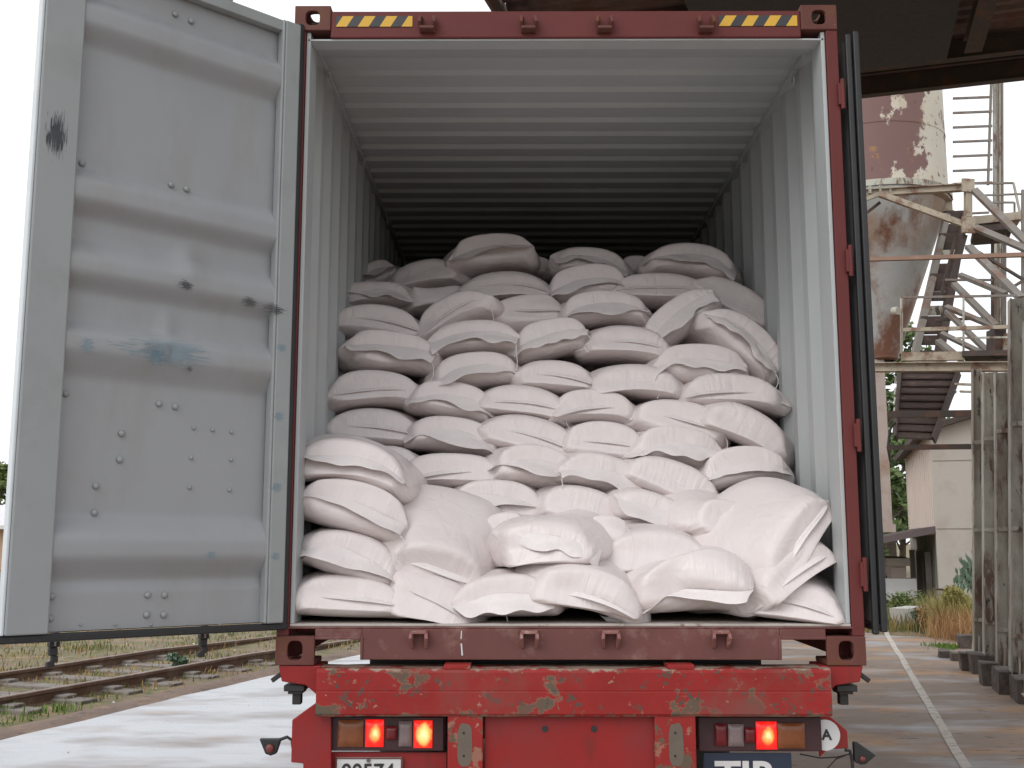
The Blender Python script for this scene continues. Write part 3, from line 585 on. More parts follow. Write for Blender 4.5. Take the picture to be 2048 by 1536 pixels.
m_tan = M('weathered tan steel', (.38,.325,.25), .7, var=.18, scale=3, layers=(((.20,.12,.08), 4, .55, .06), ((.10,.07,.05), 9, .68, .03)))
m_bar = M('grey weathered steel', (.20,.18,.16), .7, var=.15, scale=3, layers=(((.17,.10,.07), 4, .58, .07),))
SC = P(1752, 500, 14.6); SX, SY = SC.x, 14.6
silo = empty('silo', (SX, SY, 0), 'cream painted silo with big rust patches and a grey hopper', 'silo')
sr = (P(1908, 300, 14.0).x-SX)*1.0; zs1 = P(1900, 374, 13.6).z; zs2 = P(1790, 712, 14.3).z; zs3 = P(1775, 1062, 14.3).z
def lathe(bm, prof, n=48, cx=SX, cy=SY):
    rings = [[bm.verts.new((cx+r*math.cos(i*2*math.pi/n), cy+r*math.sin(i*2*math.pi/n), z)) for i in range(n)] for r, z in prof]
    for A, B in zip(rings, rings[1:]):
        for i in range(n): bm.faces.new((A[i], A[(i+1)%n], B[(i+1)%n], B[i]))
    return rings
bm = BM(); rg = lathe(bm, [(sr, zs1), (sr, zs1+1.1), (sr*1.006, zs1+1.105), (sr*1.006, zs1+1.15), (sr, zs1+1.155), (sr, zs1+5.2)]); bm.faces.new(rg[-1]); obj('silo_drum', bm, m_silo, silo, smooth=True).modifiers.new('s','EDGE_SPLIT').split_angle = R(30)
bm = BM(); rb_ = .24; lathe(bm, [(sr*1.03, zs1-.03), (sr*1.03, zs1-.11), (sr*.97, zs1-.16), (sr*.95, zs1-.25), (rb_+.06, zs2+.05), (rb_+.06, zs2-.02), (rb_, zs2-.05)]); hop = obj('hopper', bm, m_hop, silo, smooth=True); hop.modifiers.new('s','EDGE_SPLIT').split_angle = R(30)
bm = BM(); lathe(bm, [(sr*1.05, zs1-.06), (sr*1.05, zs1+.05), (sr*1.0, zs1+.05)]); obj('ring_beam', bm, m_pale, silo)
bm = BM(); box(bm, SX-.42, SX-.02, SY-.2, SY+.2, zs3+.12, zs2-.04); box(bm, SX-.46, SX+.02, SY-.24, SY+.24, zs3-.02, zs3+.12); obj('discharge_pipe', bm, M('pale pink chute', (.46,.385,.345), .65, var=.1, scale=2, layers=(((.33,.22,.16), 1.5, .6, .1),)), silo)
bm = BM(); c = P(1787, 622, SY-.75); tube(bm, [c, c+Vector((.05,-.12,-.02))], .07, 14); obj('inspection_port', bm, m_pale, silo)

twr = empty('silo_tower', (6.3, 10.5, 0), 'weathered pale steel tower of beams, braces and railings carrying the silo', 'steel tower')
def tb(name, px0, py0, px1, py1, th, m, Y0=11.4, Y1=10.9, depth=None, sect=None):
    a, b_ = P(px0, py0, Y0), P(px1, py1, Y1); wd = th*(Y0-CAM[1])/F_PX; bm = BM(); d = (b_-a).normalized(); up = d.cross(Vector((0,1,0))).normalized()
    if up.length < .5: up = Vector((1,0,0))
    if sect == 'I': ibeam(bm, a, b_, depth or wd*.8, wd, up, t=.014)
    else: bar(bm, a, b_, depth or wd, wd, up)
    return obj(name, bm, m, twr)
# the silo ring truss
tb('beam', 1705, 388, 1926, 375, 15, m_tan, 12.9, 12.6, .12, 'I')
for px in (1739, 1759, 1779): tb('stiffener', px, 372, px, 388, 4, m_pale, 12.8, 12.8, .1)
tb('gusset', 1936, 358, 1936, 384, 25, m_tan, 12.5, 12.5, .05); tb('gusset', 1937, 434, 1937, 466, 26, m_tan, 12.5, 12.5, .05)
tb('post', 1936, 384, 1936, 434, 13, m_tan, 12.55, 12.55, .1)
for q in ((1759,388,1925,448,12,m_tan,12.7,12.55), (1950,455,2075,508,13,m_bar,12.5,11.6), (1948,380,2085,516,14,m_bar,12.5,11.6), (1700,410,1759,388,8,m_tan,12.8,12.8),
          (1937,493,2042,596,15,m_bar,12.3,11.0), (1920,550,2012,588,9,m_bar,12.3,11.2), (1908,568,1992,652,12,m_bar,12.3,11.4), (1893,614,1990,654,9,m_bar,12.3,11.4), (1893,622,1980,708,10,m_bar,12.3,11.4), (1884,667,1968,708,8,m_bar,12.2,11.5), (1876,682,1908,708,12,m_bar,12.2,11.8)):
    tb('brace', *q[:5], q[5], q[6], q[7], .07)
tb('beam', 1725, 519, 2075, 509, 8, M('rusty brown pipe', (.25,.15,.105), .7, var=.2, scale=4), 12.0, 10.6, .06)
# platform with railing
tb('platform_beam', 1803, 714, 1928, 712, 17, m_tan, 11.4, 11.2, .1); tb('platform_beam', 1928, 713, 2036, 711, 11, m_dark, 11.25, 10.9, .5)
tb('platform_beam', 1730, 735, 2080, 733, 18, m_tan, 11.6, 10.7, .16, 'I')
tb('rail', 1801, 595, 2034, 591, 4.5, m_bar, 11.4, 10.9, .03); tb('rail', 1806, 660, 2080, 652, 7.5, m_tan, 11.4, 10.8, .05); tb('rail', 1910, 676, 2080, 674, 4, m_pale, 11.1, 10.7, .03)
for px in (1803, 1927): tb('railing_post', px, 594, px, 708, 4.5 if px < 1900 else 3, m_pale, 11.4, 11.4, .03)
tb('gearbox', 1992, 660, 1992, 706, 22, m_dark, 11.2, 11.2, .3); tb('gearbox', 2012, 670, 2010, 704, 16, m_tan, 11.1, 11.1, .25)
# upper landing to the right
for y0, y1, x0, x1, th in ((367,366,1946,2027,4),(391,387,1958,2075,3.5),(405,405,1985,2028,3.5),(427,425,1940,1978,4),(434,428,1946,2075,3)): tb('rail', x0, y0, x1, y1, th, m_bar, 13.4, 13.2, .03)
tb('railing_post', 2027, 366, 2047, 458, 4, m_pale, 13.3, 13.2, .03); tb('railing_post', 2029, 405, 2029, 440, 3, m_bar, 13.3, 13.3, .03)
tb('platform_beam', 1945, 450, 2036, 440, 16, m_tan, 13.3, 13.1, .6); tb('platform_beam', 1944, 472, 2020, 466, 12, m_dark, 13.2, 13.0, .9)
# columns: each a pair of channels standing on a footing
def column(px, pw, ptop, pbot, side, m=m_pale):
    g = Z(px, pbot, .14); Y = g.y; wd = pw*(Y-CAM[1])/F_PX; top = P(px, ptop, Y).z; bm = BM(); x, y = g.x, g.y; dd = wd*.9; o = Vector((x, y, 0)); lean = (P(side, ptop, Y).x-x)/(top-.14)
    def cb(u0, u1, v0, v1, za, zb): hexa(bm, [o+V*u0+U*v0+Vector((0,0,za)), o+V*u1+U*v0+Vector((0,0,za)), o+V*u1+U*v1+Vector((0,0,za)), o+V*u0+U*v1+Vector((0,0,za)), o+V*u0+U*v0+Vector((0,0,zb)), o+V*u1+U*v0+Vector((0,0,zb)), o+V*u1+U*v1+Vector((0,0,zb)), o+V*u0+U*v1+Vector((0,0,zb))])
    cb(-wd/2, wd/2, 0, .014, .14, top); cb(-wd/2, -wd/2+.014, -.05, .0, .14, top); cb(wd/2-.014, wd/2, -.05, .0, .14, top)
    cb(-wd/2, wd/2, dd, dd+.014, .14, top); cb(-wd/2, -wd/2+.012, .014, dd, .14, top)
    z = .6
    while z < top-.3: cb(-wd/2-.004, wd/2+.004, -.056, -.050, z, z+.05); z += 1.15
    cb(-wd*.62, wd*.62, -.10, dd+.05, .125, .14); cb(-.01, .01, -.09, -.05, .14, .42)
    for v in bm.verts: v.co.x += lean*(v.co.z-.14)
    return obj('column', bm, m, twr)
column(1957, 17, 738, 1316, 1953); column(1980, 22, 745, 1325, 1977); column(2007, 24, 745, 1345, 2003); column(2037, 28, 597, 1364, 2034); column(2070, 30, 640, 1392, 2064)
for q in ((1775,829,2008,826,13,m_dark,10.7,10.0), (1775,895,1962,893,10,m_dark,10.9,10.3), (1910,768,1990,771,4,m_tan,10.6,10.3), (1920,783,1990,785,3.5,m_tan,10.6,10.3), (2014,786,2050,735,14,m_dark,9.2,9.0), (1985,974,2014,826,4,m_dark,9.4,9.2), (2018,830,2025,1000,4,m_bar,8.8,8.6),
          (1994,1093,2026,1076,8,m_bar,8.9,8.6), (1976,1055,1990,1057,5,m_dark,9.3,9.2), (1994,1042,2020,1042,6,m_dark,8.9,8.7), (2028,1023,2060,1021,8,m_dark,8.2,8.0), (2036,1230,2060,1228,10,m_dark,8.0,7.9), (1968,985,1982,940,12,m_dark,9.6,9.5), (2002,960,2018,915,14,m_dark,8.9,8.8)):
    tb('tie', *q[:5], q[5], q[6], q[7], .05)
tb('strut', 1959, 990, 1966, 1140, 6, m_pale, 9.9, 9.6, .05); tb('strut', 1998, 1165, 1995, 1330, 6, m_pale, 8.9, 8.9, .05); tb('strut', 2020, 970, 2024, 1060, 8, m_pale, 8.5, 8.4, .05)
for q in ((1806,712,1850,744,6,m_bar,11.5,11.5), (1850,744,1905,712,6,m_bar,11.5,11.4), (1905,712,1960,744,6,m_bar,11.4,11.2), (1960,744,2010,712,6,m_bar,11.2,11.0), (1930,470,1905,560,10,m_dark,12.6,12.6), (1912,470,1880,600,5,m_dark,12.7,12.7), (1890,560,1985,560,4,m_bar,12.6,12.3), (1870,640,1990,636,5,m_dark,12.5,12.2),
          (1985,440,1985,712,5,m_dark,13.0,13.0), (2010,470,2010,712,4,m_bar,12.8,12.8), (2046,380,2046,600,6,m_bar,12.2,12.0), (1950,500,2048,560,5,m_dark,12.6,12.0), (1985,600,2048,560,6,m_bar,12.4,12.0), (1728,430,1760,405,6,m_dark,12.9,12.9),
          (1992,860,2018,930,4,m_dark,8.9,8.8), (2018,930,1996,1010,4,m_dark,8.8,8.8), (1996,1110,2020,1190,4,m_dark,8.8,8.7), (2020,1190,1998,1270,4,m_dark,8.7,8.7), (1966,860,1980,900,3,m_dark,9.5,9.4), (1967,1080,1979,1130,3,m_dark,9.5,9.4), (2018,745,2018,1340,5,m_dark,9.0,8.9), (1992,745,1992,1330,4,m_dark,9.3,9.2), (1967,745,1967,1310,3,m_dark,9.9,9.8)):
    tb('lacing', *q[:5], q[5], q[6], q[7], .04)
for dx, dy in ((-1.75, -.6), (-1.75, 1.4)):
    bm = BM(); ibeam(bm, (SX+dx, SY+dy, 0), (SX+dx, SY+dy, zs1-.1), .2, .2, up=(0,1,0)); obj('column', bm, m_pale, twr)
for dy in (-.6, 1.4):
    bm = BM(); ibeam(bm, (SX-1.85, SY+dy, zs1-.22), (SX+1.2, SY+dy, zs1-.22), .14, .22); obj('beam', bm, m_tan, twr)
# ladder beside the silo
for py in (197, 226, 255, 284, 313, 342, 368): tb('ladder_rung', 1906, py, 1984, py-3, 4.5, m_bar, 13.9, 13.9, .03)
tb('ladder_stile', 1984, 120, 1976, 370, 4, m_bar, 13.9, 13.9, .04)
for i, px in enumerate((1989, 1994, 1999, 2004)): tb('conduit', px, 100, px+1, 700, 4 if i else 6, m_bar if i % 2 else m_pale, 14.3, 14.3, .04)

conv = empty('conveyor', P(1830, 880, 11.8)*1, 'dark inclined conveyor climbing beside the silo hopper', 'conveyor')
m_conv = M('dark brown boards', (.060,.040,.034), .75, var=.3, scale=4, stretch=(1,1,6), layers=(((.14,.08,.06), 5, .62, .06, (1,1,5)),))
pts_b = [(1789, 874, 11.5), (1864, 877, 11.5), (1915, 742, 12.3), (1800, 742, 12.3)]; bm = BM(); a = [P(*q) for q in pts_b]; nrm = Vector((0, .09, .05)); prism(bm, a, nrm); bmesh.ops.recalc_face_normals(bm, faces=bm.faces[:]); obj('trough', bm, m_conv, conv)
for q in ((0, 3), (1, 2)):
    bm = BM(); bar(bm, a[q[0]]-nrm*.6, a[q[1]]-nrm*.6, .03, .14); obj('side_frame', bm, m_conv, conv)
for k in range(10):
    bm = BM(); t0, t1 = a[0].lerp(a[3], k/9), a[1].lerp(a[2], k/9); bar(bm, t0-nrm*.25, t1-nrm*.25, .05, .025); obj('slat', bm, m_conv, conv)
up0, up1 = [P(1822, 742, 12.4), P(1872, 742, 12.4)], [P(1893, 432, 13.9), P(1928, 430, 13.9)]
for i, m in ((0, m_bar), (1, m_conv)):
    bm = BM(); bar(bm, up0[i], up1[i], .09 if i == 0 else .12, .14, (0, 1, 0)); obj('stringer', bm, m, conv)
for k in range(12):
    t0, t1 = up0[0].lerp(up1[0], k/11), up0[1].lerp(up1[1], k/11); bm = BM(); bar(bm, t0, t1, .05, .16 if k % 3 else .30); obj('cross_plate', bm, m_conv if k % 4 else m_pale, conv)
for k, y in enumerate((752, 775, 795, 815)):
    bm = BM(); tube(bm, [P(1792-k, y, 11.6), P(1790-k, y+14, 11.6)], .012, 6); obj('link', bm, m_galv, conv)
bm = BM(); tube(bm, [P(x, y, 11.5) for x, y in ((1790,845),(1780,860),(1776,895),(1781,922))], .022, 7); obj('hose', bm, m_black, conv)

# footings at the tower's feet: each a thing of its own
m_foot = M('dark stained concrete', (.13,.105,.09), .9, var=.3, scale=6, layers=(((.06,.05,.045), 6, .55, .1), ((.26,.22,.18), 8, .66, .05)), bump=(18, .5))
def footing(px0, px1, pyb, h, label, flare=0, d=.30):
    a, b_ = Z(px0, pyb, 0), Z(px1, pyb, 0); wd = (b_-a).length; c = (a+b_)/2; bm = BM(); rr = random.Random(int(px0)); pts_ = []
    for z, k in ((-.05, 1-flare), (h, 1)):
        for u, v in ((-1, 0), (1, 0), (1, 1), (-1, 1)): pts_.append(c+V*u*wd/2*k+U*(d*v)+Vector((rr.uniform(-.01,.01), rr.uniform(-.01,.01), z+rr.uniform(-.008,.008))))
    hexa(bm, pts_); bmesh.ops.subdivide_edges(bm, edges=bm.edges[:], cuts=3, use_grid_fill=True)
    for v in bm.verts: v.co += Vector([noise.noise(v.co*7+Vector((k*9, 0, 0)))*.012 for k in range(3)])
    tag(obj('concrete_footing', bm, m_foot, loc=(c.x, c.y, 0), bevel=.01), label, 'footing', 'dark blocks at the feet of the steel tower')
footing(1881, 1904, 1317, .10, 'low dark block lying farthest left before the steel tower')
footing(1904, 1924, 1323, .11, 'low dark block lying second from the left before the tower')
footing(1918, 1946, 1298, .20, 'block that flares out at its top, beside the grass patch', .35)
footing(1924, 1942, 1343, .22, 'narrow upright block left of the first tower column')
footing(1946, 1990, 1350, .24, 'wide block under the first two pale columns', 0, .5)
footing(1967, 2000, 1373, .26, 'block standing before the wide one under the columns')
footing(2000, 2036, 1391, .25, 'pale topped block under the thickest column at the right', 0, .5)
footing(2040, 2075, 1410, .24, 'pale block cut off by the right edge of the photo', 0, .5)

# ------------------------------------------------------------------ buildings behind
m_beige = M('beige concrete wall', (.47,.43,.385), .85, var=.05, scale=.6, layers=(((.42,.36,.32), 1.1, .58, .08), ((.30,.26,.23), 9, .73, .02)), bump=(8, .1))
m_clad = M('pale pink cladding', (.55,.45,.39), .8, var=.08, scale=1.2, stretch=(1,1,.3), layers=(((.33,.26,.23), 2, .64, .05, (3,3,.4)),))
m_plank = M('mossy grey boards', (.21,.205,.175), .9, var=.25, scale=2, stretch=(3,3,.3), layers=(((.08,.07,.06), 2.4, .58, .08, (3,3,.3)), ((.35,.34,.30), 3, .68, .04, (3,3,.3))))
B0 = Z(1880, 1212); bH = P(1866, 862, B0.y).z
def S_(a, b_, z): return Vector((B0.x, B0.y, z))+U*a+V*b_
bld = empty('storehouse', S_(4, 3, 0), 'beige concrete storehouse with ribbed side wall behind the tower', 'building')
bm = BM(); prism(bm, [S_(0,0,0), S_(0,7.5,0), S_(0,7.5,bH), S_(0,3.7,bH+1.1), S_(0,0,bH)], U*.25); bmesh.ops.recalc_face_normals(bm, faces=bm.faces[:]); obj('gable_wall', bm, m_beige, bld)
bm = BM()
for z in (1.9, 3.6): bar(bm, S_(-.004, .02, z), S_(-.004, 7.4, z), .010, .02)
bar(bm, S_(-.004, 1.05, 0), S_(-.004, 1.05, bH), .02, .012, U); obj('wall_joint', bm, M('joint', (.25,.21,.18), .9), bld)
zm = P(1866, 1062, B0.y).z; LB = 9.5
bm = BM(); prof = []; a = .25
while a < LB: prof += [S_(a,0,0), S_(a+.28,0,0), S_(a+.36,.09,0), S_(a+.52,.09,0), S_(a+.60,0,0)]; a += .60
profile_sheet(bm, prof, zm-.1, bH, (0,0,1)); obj('side_wall', bm, m_clad, bld)
bm = BM(); prof = []; a = .25
while a < LB-3: prof += [S_(a,0,0), S_(a+.30,0,0), S_(a+.33,.05,0), S_(a+.42,.05,0), S_(a+.45,0,0)]; a += .45
profile_sheet(bm, prof, 0, zm-.1, (0,0,1)); obj('plank_wall', bm, m_plank, bld)
bm = BM(); 
for k in (2.0, 5.2, 8.0): bm = BM(); bar(bm, S_(k, -.06, .0), S_(k, -.06, 1.3), .16, .10, U); obj('buttress', bm, m_beige, bld)
bm = BM(); prism(bm, [S_(-.3,-.35,bH-.12), S_(-.3,3.7,bH+1.15), S_(-.3,3.7,bH+1.28), S_(-.3,-.38,bH+.02)], U*(LB+.6)); prism(bm, [S_(-.3,7.8,bH-.12), S_(-.3,7.8,bH+.02), S_(-.3,3.7,bH+1.28), S_(-.3,3.7,bH+1.15)], U*(LB+.6)); bmesh.ops.recalc_face_normals(bm, faces=bm.faces[:]); obj('roof', bm, m_dark, bld)
bm = BM(); bar(bm, S_(LB, 0, bH/2), S_(LB, 7.5, bH/2), .2, bH); obj('rear_wall', bm, m_beige, bld); bm = BM(); bar(bm, S_(0, 7.4, bH/2), S_(LB, 7.4, bH/2), .2, bH); obj('side_wall', bm, m_beige, bld)
zl = P(1752, 1085, B0.y+2).z
bm = BM(); prism(bm, [S_(.1, .0, zm+.02), S_(.1, -3.4, zl-.35), S_(.1, -3.4, zl-.29), S_(.1, 0, zm+.12)], U*8.5); bmesh.ops.recalc_face_normals(bm, faces=bm.faces[:]); aw = obj('awning', bm, m_dark, bld)
bm = BM(); bar(bm, S_(.05, 0, zm+.03), S_(.05, -3.4, zl-.36), .05, .16); obj('awning_beam', bm, M('purple grey beam', (.12,.09,.09), .8), aw)
for a in (.3, 4.5, 8.2):
    bm = BM(); bar(bm, S_(a, -3.2, 0), S_(a, -3.2, zl-.36), .1, .1, U); obj('awning_post', bm, m_plank, aw)
bm = BM(); tube(bm, [P(x, y, B0.y-.1) for x, y in ((1866,1178),(1888,1179),(1893,1183),(1893,1176))], .03, 6); obj('pipe', bm, m_dark, bld)
bm = BM(); tube(bm, [P(x, y, B0.y-.03) for x, y in ((1896,978),(1892,990),(1888,1036))], .02, 5); obj('crack', bm, m_dark, bld)
h0 = Z(1786, 1203); hw = (Z(1813, 1203)-h0).x; hh = P(1786, 1130, h0.y).z
hut = empty('hut', h0, 'small beige hut beside the wall under the awning', 'hut')
bm = BM(); hexa(bm, [h0, h0+V*hw, h0+V*hw+U*3, h0+U*3, h0+Vector((0,0,hh)), h0+V*hw+Vector((0,0,hh)), h0+V*hw+U*3+Vector((0,0,hh)), h0+U*3+Vector((0,0,hh))]); obj('wall', bm, m_clad, hut)
bm = BM(); c = h0+V*hw/2+U*1.5+Vector((0,0,hh+.08)); bar(bm, c-V*(hw/2+.12), c+V*(hw/2+.12), 3.3, .2); obj('roof', bm, m_beige, hut)
bm = BM(); c = h0+V*(hw*.35)-U*.3; bar(bm, c, c+Vector((0,0,.62)), .9, .5, U); obj('step_block', bm, m_white, hut)
g0 = Z(1745, 1203); bm = BM(); g1 = Z(1786, 1200)+U*2.2; gh = P(1770, 1158, g0.y).z; bar(bm, g0+U*2+Vector((-3,0,gh/2)), g1+Vector((0,0,gh/2)), .25, gh); tag(obj('yard_wall', bm, m_beige, loc=g0), 'low grey yard wall left of the small hut', 'wall')
# white kerb blocks in the grass
m_kerb = M('flaking white block', (.52,.50,.46), .85, var=.12, scale=5, layers=(((.20,.18,.16), 6, .60, .06, (1,1,.4)),))
def kerb(pts_, h, label):
    p, q = Z(*pts_[0]), Z(*pts_[1]); bm = BM(); bar(bm, p+Vector((0,0,h/2)), q+Vector((0,0,h/2)), .35, h); k = int((q-p).length/.28)
    for i in range(k): c = p.lerp(q, (i+.5)/k); bar(bm, c+Vector((0,-.2,h*.45)), c+Vector((.12,-.2,h*.45)), .05, h*.8)
    bmesh.ops.subdivide_edges(bm, edges=bm.edges[:], cuts=1); tag(obj('kerb_block', bm, m_kerb, loc=(p+q)/2), label, 'block')
kerb(((1799,1256),(1834,1250)), .36, 'chunky white block in the grass nearest the truck')
kerb(((1850,1243),(1884,1246)), .24, 'ribbed low white block in the grass before the shed wall')
# far left: house glimpsed past the door
hl = Z(-6, 1140); hp = empty('far_house', hl, 'tan house with a white roof glimpsed past the left door', 'house')
fw = P(14, 1048, hl.y).x-hl.x
bm = BM(); zt = P(6, 1050, hl.y).z; box(bm, hl.x-9, hl.x+fw, hl.y, hl.y+7, 0, zt); obj('wall', bm, M('tan wall', (.46,.31,.20), .9), hp)
bm = BM(); zr = P(6, 1006, hl.y).z; prism(bm, [(hl.x-9.5, hl.y-.6, zt-.1), (hl.x-9.5, hl.y+3.5, zr), (hl.x-9.5, hl.y+7.5, zt-.1)], (fw+10.2, 0, 0)); bmesh.ops.recalc_face_normals(bm, faces=bm.faces[:]); obj('roof', bm, M('white roof sheet', (.62,.60,.62), .5), hp)
bm = BM(); box(bm, hl.x-9.6, hl.x+fw+.8, hl.y-.7, hl.y-.62, zt-.22, zt-.02); obj('gutter', bm, m_white, hp)

# ------------------------------------------------------------------ plants
def leafmat(n, c, var=.35): return M(n, c, .6, var=var, scale=.9, spec=.3)
m_leaf = leafmat('tree leaves', (.13,.185,.07)); m_leaf2 = leafmat('dark tree leaves', (.08,.12,.045)); m_leaf3 = leafmat('pale leaves', (.13,.17,.055)); m_bark = M('bark', (.09,.07,.05), .9, var=.3, scale=6)
m_bluegreen = leafmat('blue green leaves', (.15,.23,.16)); m_grass = leafmat('grass blades', (.15,.17,.05)); m_dry = leafmat('dry grass', (.36,.24,.10)); m_fresh = leafmat('fresh grass', (.14,.24,.045))
def leafcloud(bm, c, r, n, size, rr, squash=.8):
    for _ in range(n):
        d = Vector((rr.gauss(0,1), rr.gauss(0,1), rr.gauss(0,1))).normalized()*r*rr.random()**.45; p = Vector(c)+Vector((d.x, d.y, d.z*squash)); a = Vector((rr.gauss(0,1), rr.gauss(0,1), rr.gauss(0,.6))).normalized(); b_ = a.cross(Vector((rr.gauss(0,1), rr.gauss(0,1), rr.gauss(0,1)))).normalized(); s = size*rr.uniform(.6, 1.4)
        quad(bm, p-a*s, p+b_*s*.5, p+a*s, p-b_*s*.5)
def tree(loc, h, cr, label, m, seed, n=60, leaf=.16, name='tree', low=.35, group='trees behind the yard', dens=60):
    rr = random.Random(seed); t = empty(name, loc, label, 'tree', group); loc = Vector(loc); bm = BM(); top = loc+Vector((rr.uniform(-.3,.3), 0, h*.8)); tube(bm, [loc, loc.lerp(top, .4)+Vector((.1,0,0)), top], [h*.028, h*.02, h*.008], 8)
    cr_ = []
    for i in range(n):
        a = rr.uniform(0, 6.28); z = rr.uniform(low, 1.0); k = math.sin(math.pi*min(1, (z-low)/(1-low)*.85+.12))**.6; p = loc+Vector((math.cos(a)*cr*k*rr.uniform(.3,1), math.sin(a)*cr*k*rr.uniform(.3,1), h*z)); cr_.append(p)
        if i % 4 == 0: tube(bm, [loc+Vector((0,0,h*z*.6)), loc.lerp(p, .6)+Vector((0,0,h*.15*z)), p], [h*.009, h*.006, h*.002], 5)
    obj('trunk', bm, m_bark, t); bm = BM()
    for p in cr_: leafcloud(bm, p, cr*rr.uniform(.14,.27), dens, leaf, rr)
    obj('crown', bm, m, t)
def at(px, D): p = P(px, 1076, D); return (p.x, p.y, 0)
tree(at(1778, 40), 11.0, 2.6, 'loose green tree right behind the discharge pipe', m_leaf, 3, 46, .17, low=.42)
tree(at(1750, 46), 8.5, 3.2, 'dark green tree behind the awning and hut', m_leaf2, 4, 50, .2, low=.2)
tree(at(1800, 38), 5.6, 1.6, 'young tree between the hut and the ribbed wall', m_leaf, 5, 34, .15, low=.35)
tree(at(1715, 36), 6.0, 2.4, 'bushy tree half hidden by the folded door leaf', m_leaf, 6, 44, .17, low=.1)
tree(at(-6, 64), 6.0, 3.2, 'pale green tree behind the far house at the left', m_leaf3, 7, 60, .24, low=.2)
tree(at(-120, 80), 6, 3.5, 'darker tree farther back at the left edge', m_leaf2, 8, 40, .25, low=.2)
def bush(loc, r, h, label, m, seed, n=9, leaf=.06, dens=90, name='bush', cat='bush', group=None):
    rr = random.Random(seed); t = empty(name, loc, label, cat, group); bm = BM(); bs = BM(); loc = Vector(loc)
    for i in range(n):
        p = loc+Vector((rr.uniform(-r, r)*.75, rr.uniform(-r, r)*.6, h*rr.uniform(.25, .9))); leafcloud(bm, p, r*rr.uniform(.22,.45), dens, leaf, rr); tube(bs, [loc, loc.lerp(p, .5)+Vector((0,0,.05)), p], [.012, .008, .003], 5)
    obj('leaves', bm, m, t); obj('stems', bs, m_bark, t)
g = 'bushes along the grass verge'
bush(Z(1922, 1270), .42, .85, 'tall yellow green bush against the left tower column', leafmat('yellow green leaves', (.34,.31,.10)), 11, 12, .03, 200, group=g)
bush(Z(1893, 1266), .42, .5, 'orange brown dry bush before the beige wall', leafmat('orange leaves', (.42,.27,.13)), 12, 9, .03, 180, group=g)
bush(Z(1856, 1262), .32, .42, 'small blue green bush by the white blocks', m_bluegreen, 13, 8, .035, 200, group=g)
bush(Z(1780, 1238), .7, .5, 'low green bush at the foot of the folded door', m_leaf3, 14, 12, .035, 220, group=g)
bush(Z(352, 1340), .15, .20, 'small blue green weed growing between the rails', m_bluegreen, 15, 8, .03, 80)
# feathery plant leaning out behind the column
pl = empty('feathery_plant', Z(1962, 1262), 'feathery green plant leaning out from behind the tower', 'plant'); rr = random.Random(21); bm = BM(); bs = BM(); base = Z(1962, 1262); Yp = base.y
for (x, y) in ((1905,1172),(1912,1150),(1922,1128),(1935,1120),(1948,1112),(1918,1165),(1930,1140),(1944,1150)):
    tip = P(x, y, Yp); st = P(1955, 1185, Yp); mid = st.lerp(tip, .55)+Vector((0, 0, .12)); tube(bs, [base, st, mid, tip], [.012,.009,.006,.003], 5)
    for k in range(26):
        t = .25+.75*k/25; p = (st.lerp(mid, t*1.6) if t < .55 else mid.lerp(tip, (t-.55)/.45)); d = Vector((rr.uniform(-.3,.3), rr.uniform(-.4,.4), rr.choice((-1,1)))).normalized(); quad(bm, p, p+d*.07+Vector((-.02,0,0)), p+d*.16, p+d*.08+Vector((.02,0,0)))
obj('fronds', bm, m_bluegreen, pl); obj('stems', bs, m_bark, pl)
# grass and litter: too many to count
def blades(name, region, n, hmin, hmax, m, label, seed, wd=.006, clump=.0):
    rr = random.Random(seed); bm = BM(); i = 0; cl = [region(rr) for _ in range(max(1, n//40))]
    while i < n:
        x, y = region(rr)
        if clump and rr.random() < .8: c = rr.choice(cl); x, y = c[0]+rr.gauss(0, clump), c[1]+rr.gauss(0, clump)
        if noise.noise(Vector((x*.8, y*.8, seed))) < -.15: i += 1; continue
        h = rr.uniform(hmin, hmax); a = rr.uniform(0, 6.28); l = h*rr.uniform(.1, .7); w_ = wd*rr.uniform(.7, 1.5); dx, dy = math.cos(a), math.sin(a); s = (-dy*w_, dx*w_)
        b0 = bm.verts.new((x-s[0], y-s[1], -.01)); b1 = bm.verts.new((x+s[0], y+s[1], -.01)); m0 = bm.verts.new((x+dx*l*.4+s[0]*.7, y+dy*l*.4+s[1]*.7, h*.6)); m1 = bm.verts.new((x+dx*l*.4-s[0]*.7, y+dy*l*.4-s[1]*.7, h*.6)); t_ = bm.verts.new((x+dx*l, y+dy*l, h)); bm.faces.new((b0, b1, m0, m1)); bm.faces.new((m1, m0, t_)); i += 1
    tag(obj(name, bm, m), label, 'grass', kind='stuff')
def left_reg(x0, x1, y0, y1, off=.45):
    def f(rr):
        while True:
            x, y = rr.uniform(x0, x1), rr.uniform(y0, y1)
            ex = -4.53+(y-4.75)*.295
            if x < ex-off: return x, y
    return f
blades('grass', left_reg(-9, -2.5, 5.5, 22), 8000, .02, .08, m_grass, 'short green grass between road and railway track', 31, .006, .22)
blades('dry_grass', left_reg(-9, -2, 8, 24), 5000, .03, .09, m_dry, 'dry tan grass beyond the railway track', 32, .006, .25)
blades('fresh_grass', left_reg(-6.2, -4.6, 5.2, 7.0, .5), 900, .03, .10, m_fresh, 'fresh bright green tufts beside the near rail', 33, .006, .12)
def verge_reg(rr):
    while True:
        x, y = rr.uniform(5.4, 13), rr.uniform(13.2, 23)
        if (x-5.55)*.28+(y-15.4) > 0 or y > 15.4: 
            if not (x > 9.7 and y > 21.5): return x, y
blades('verge_grass', verge_reg, 9000, .08, .38, leafmat('verge grass', (.19,.19,.065)), 'green and yellow grass of the verge before the storehouse', 34, .010, .3)
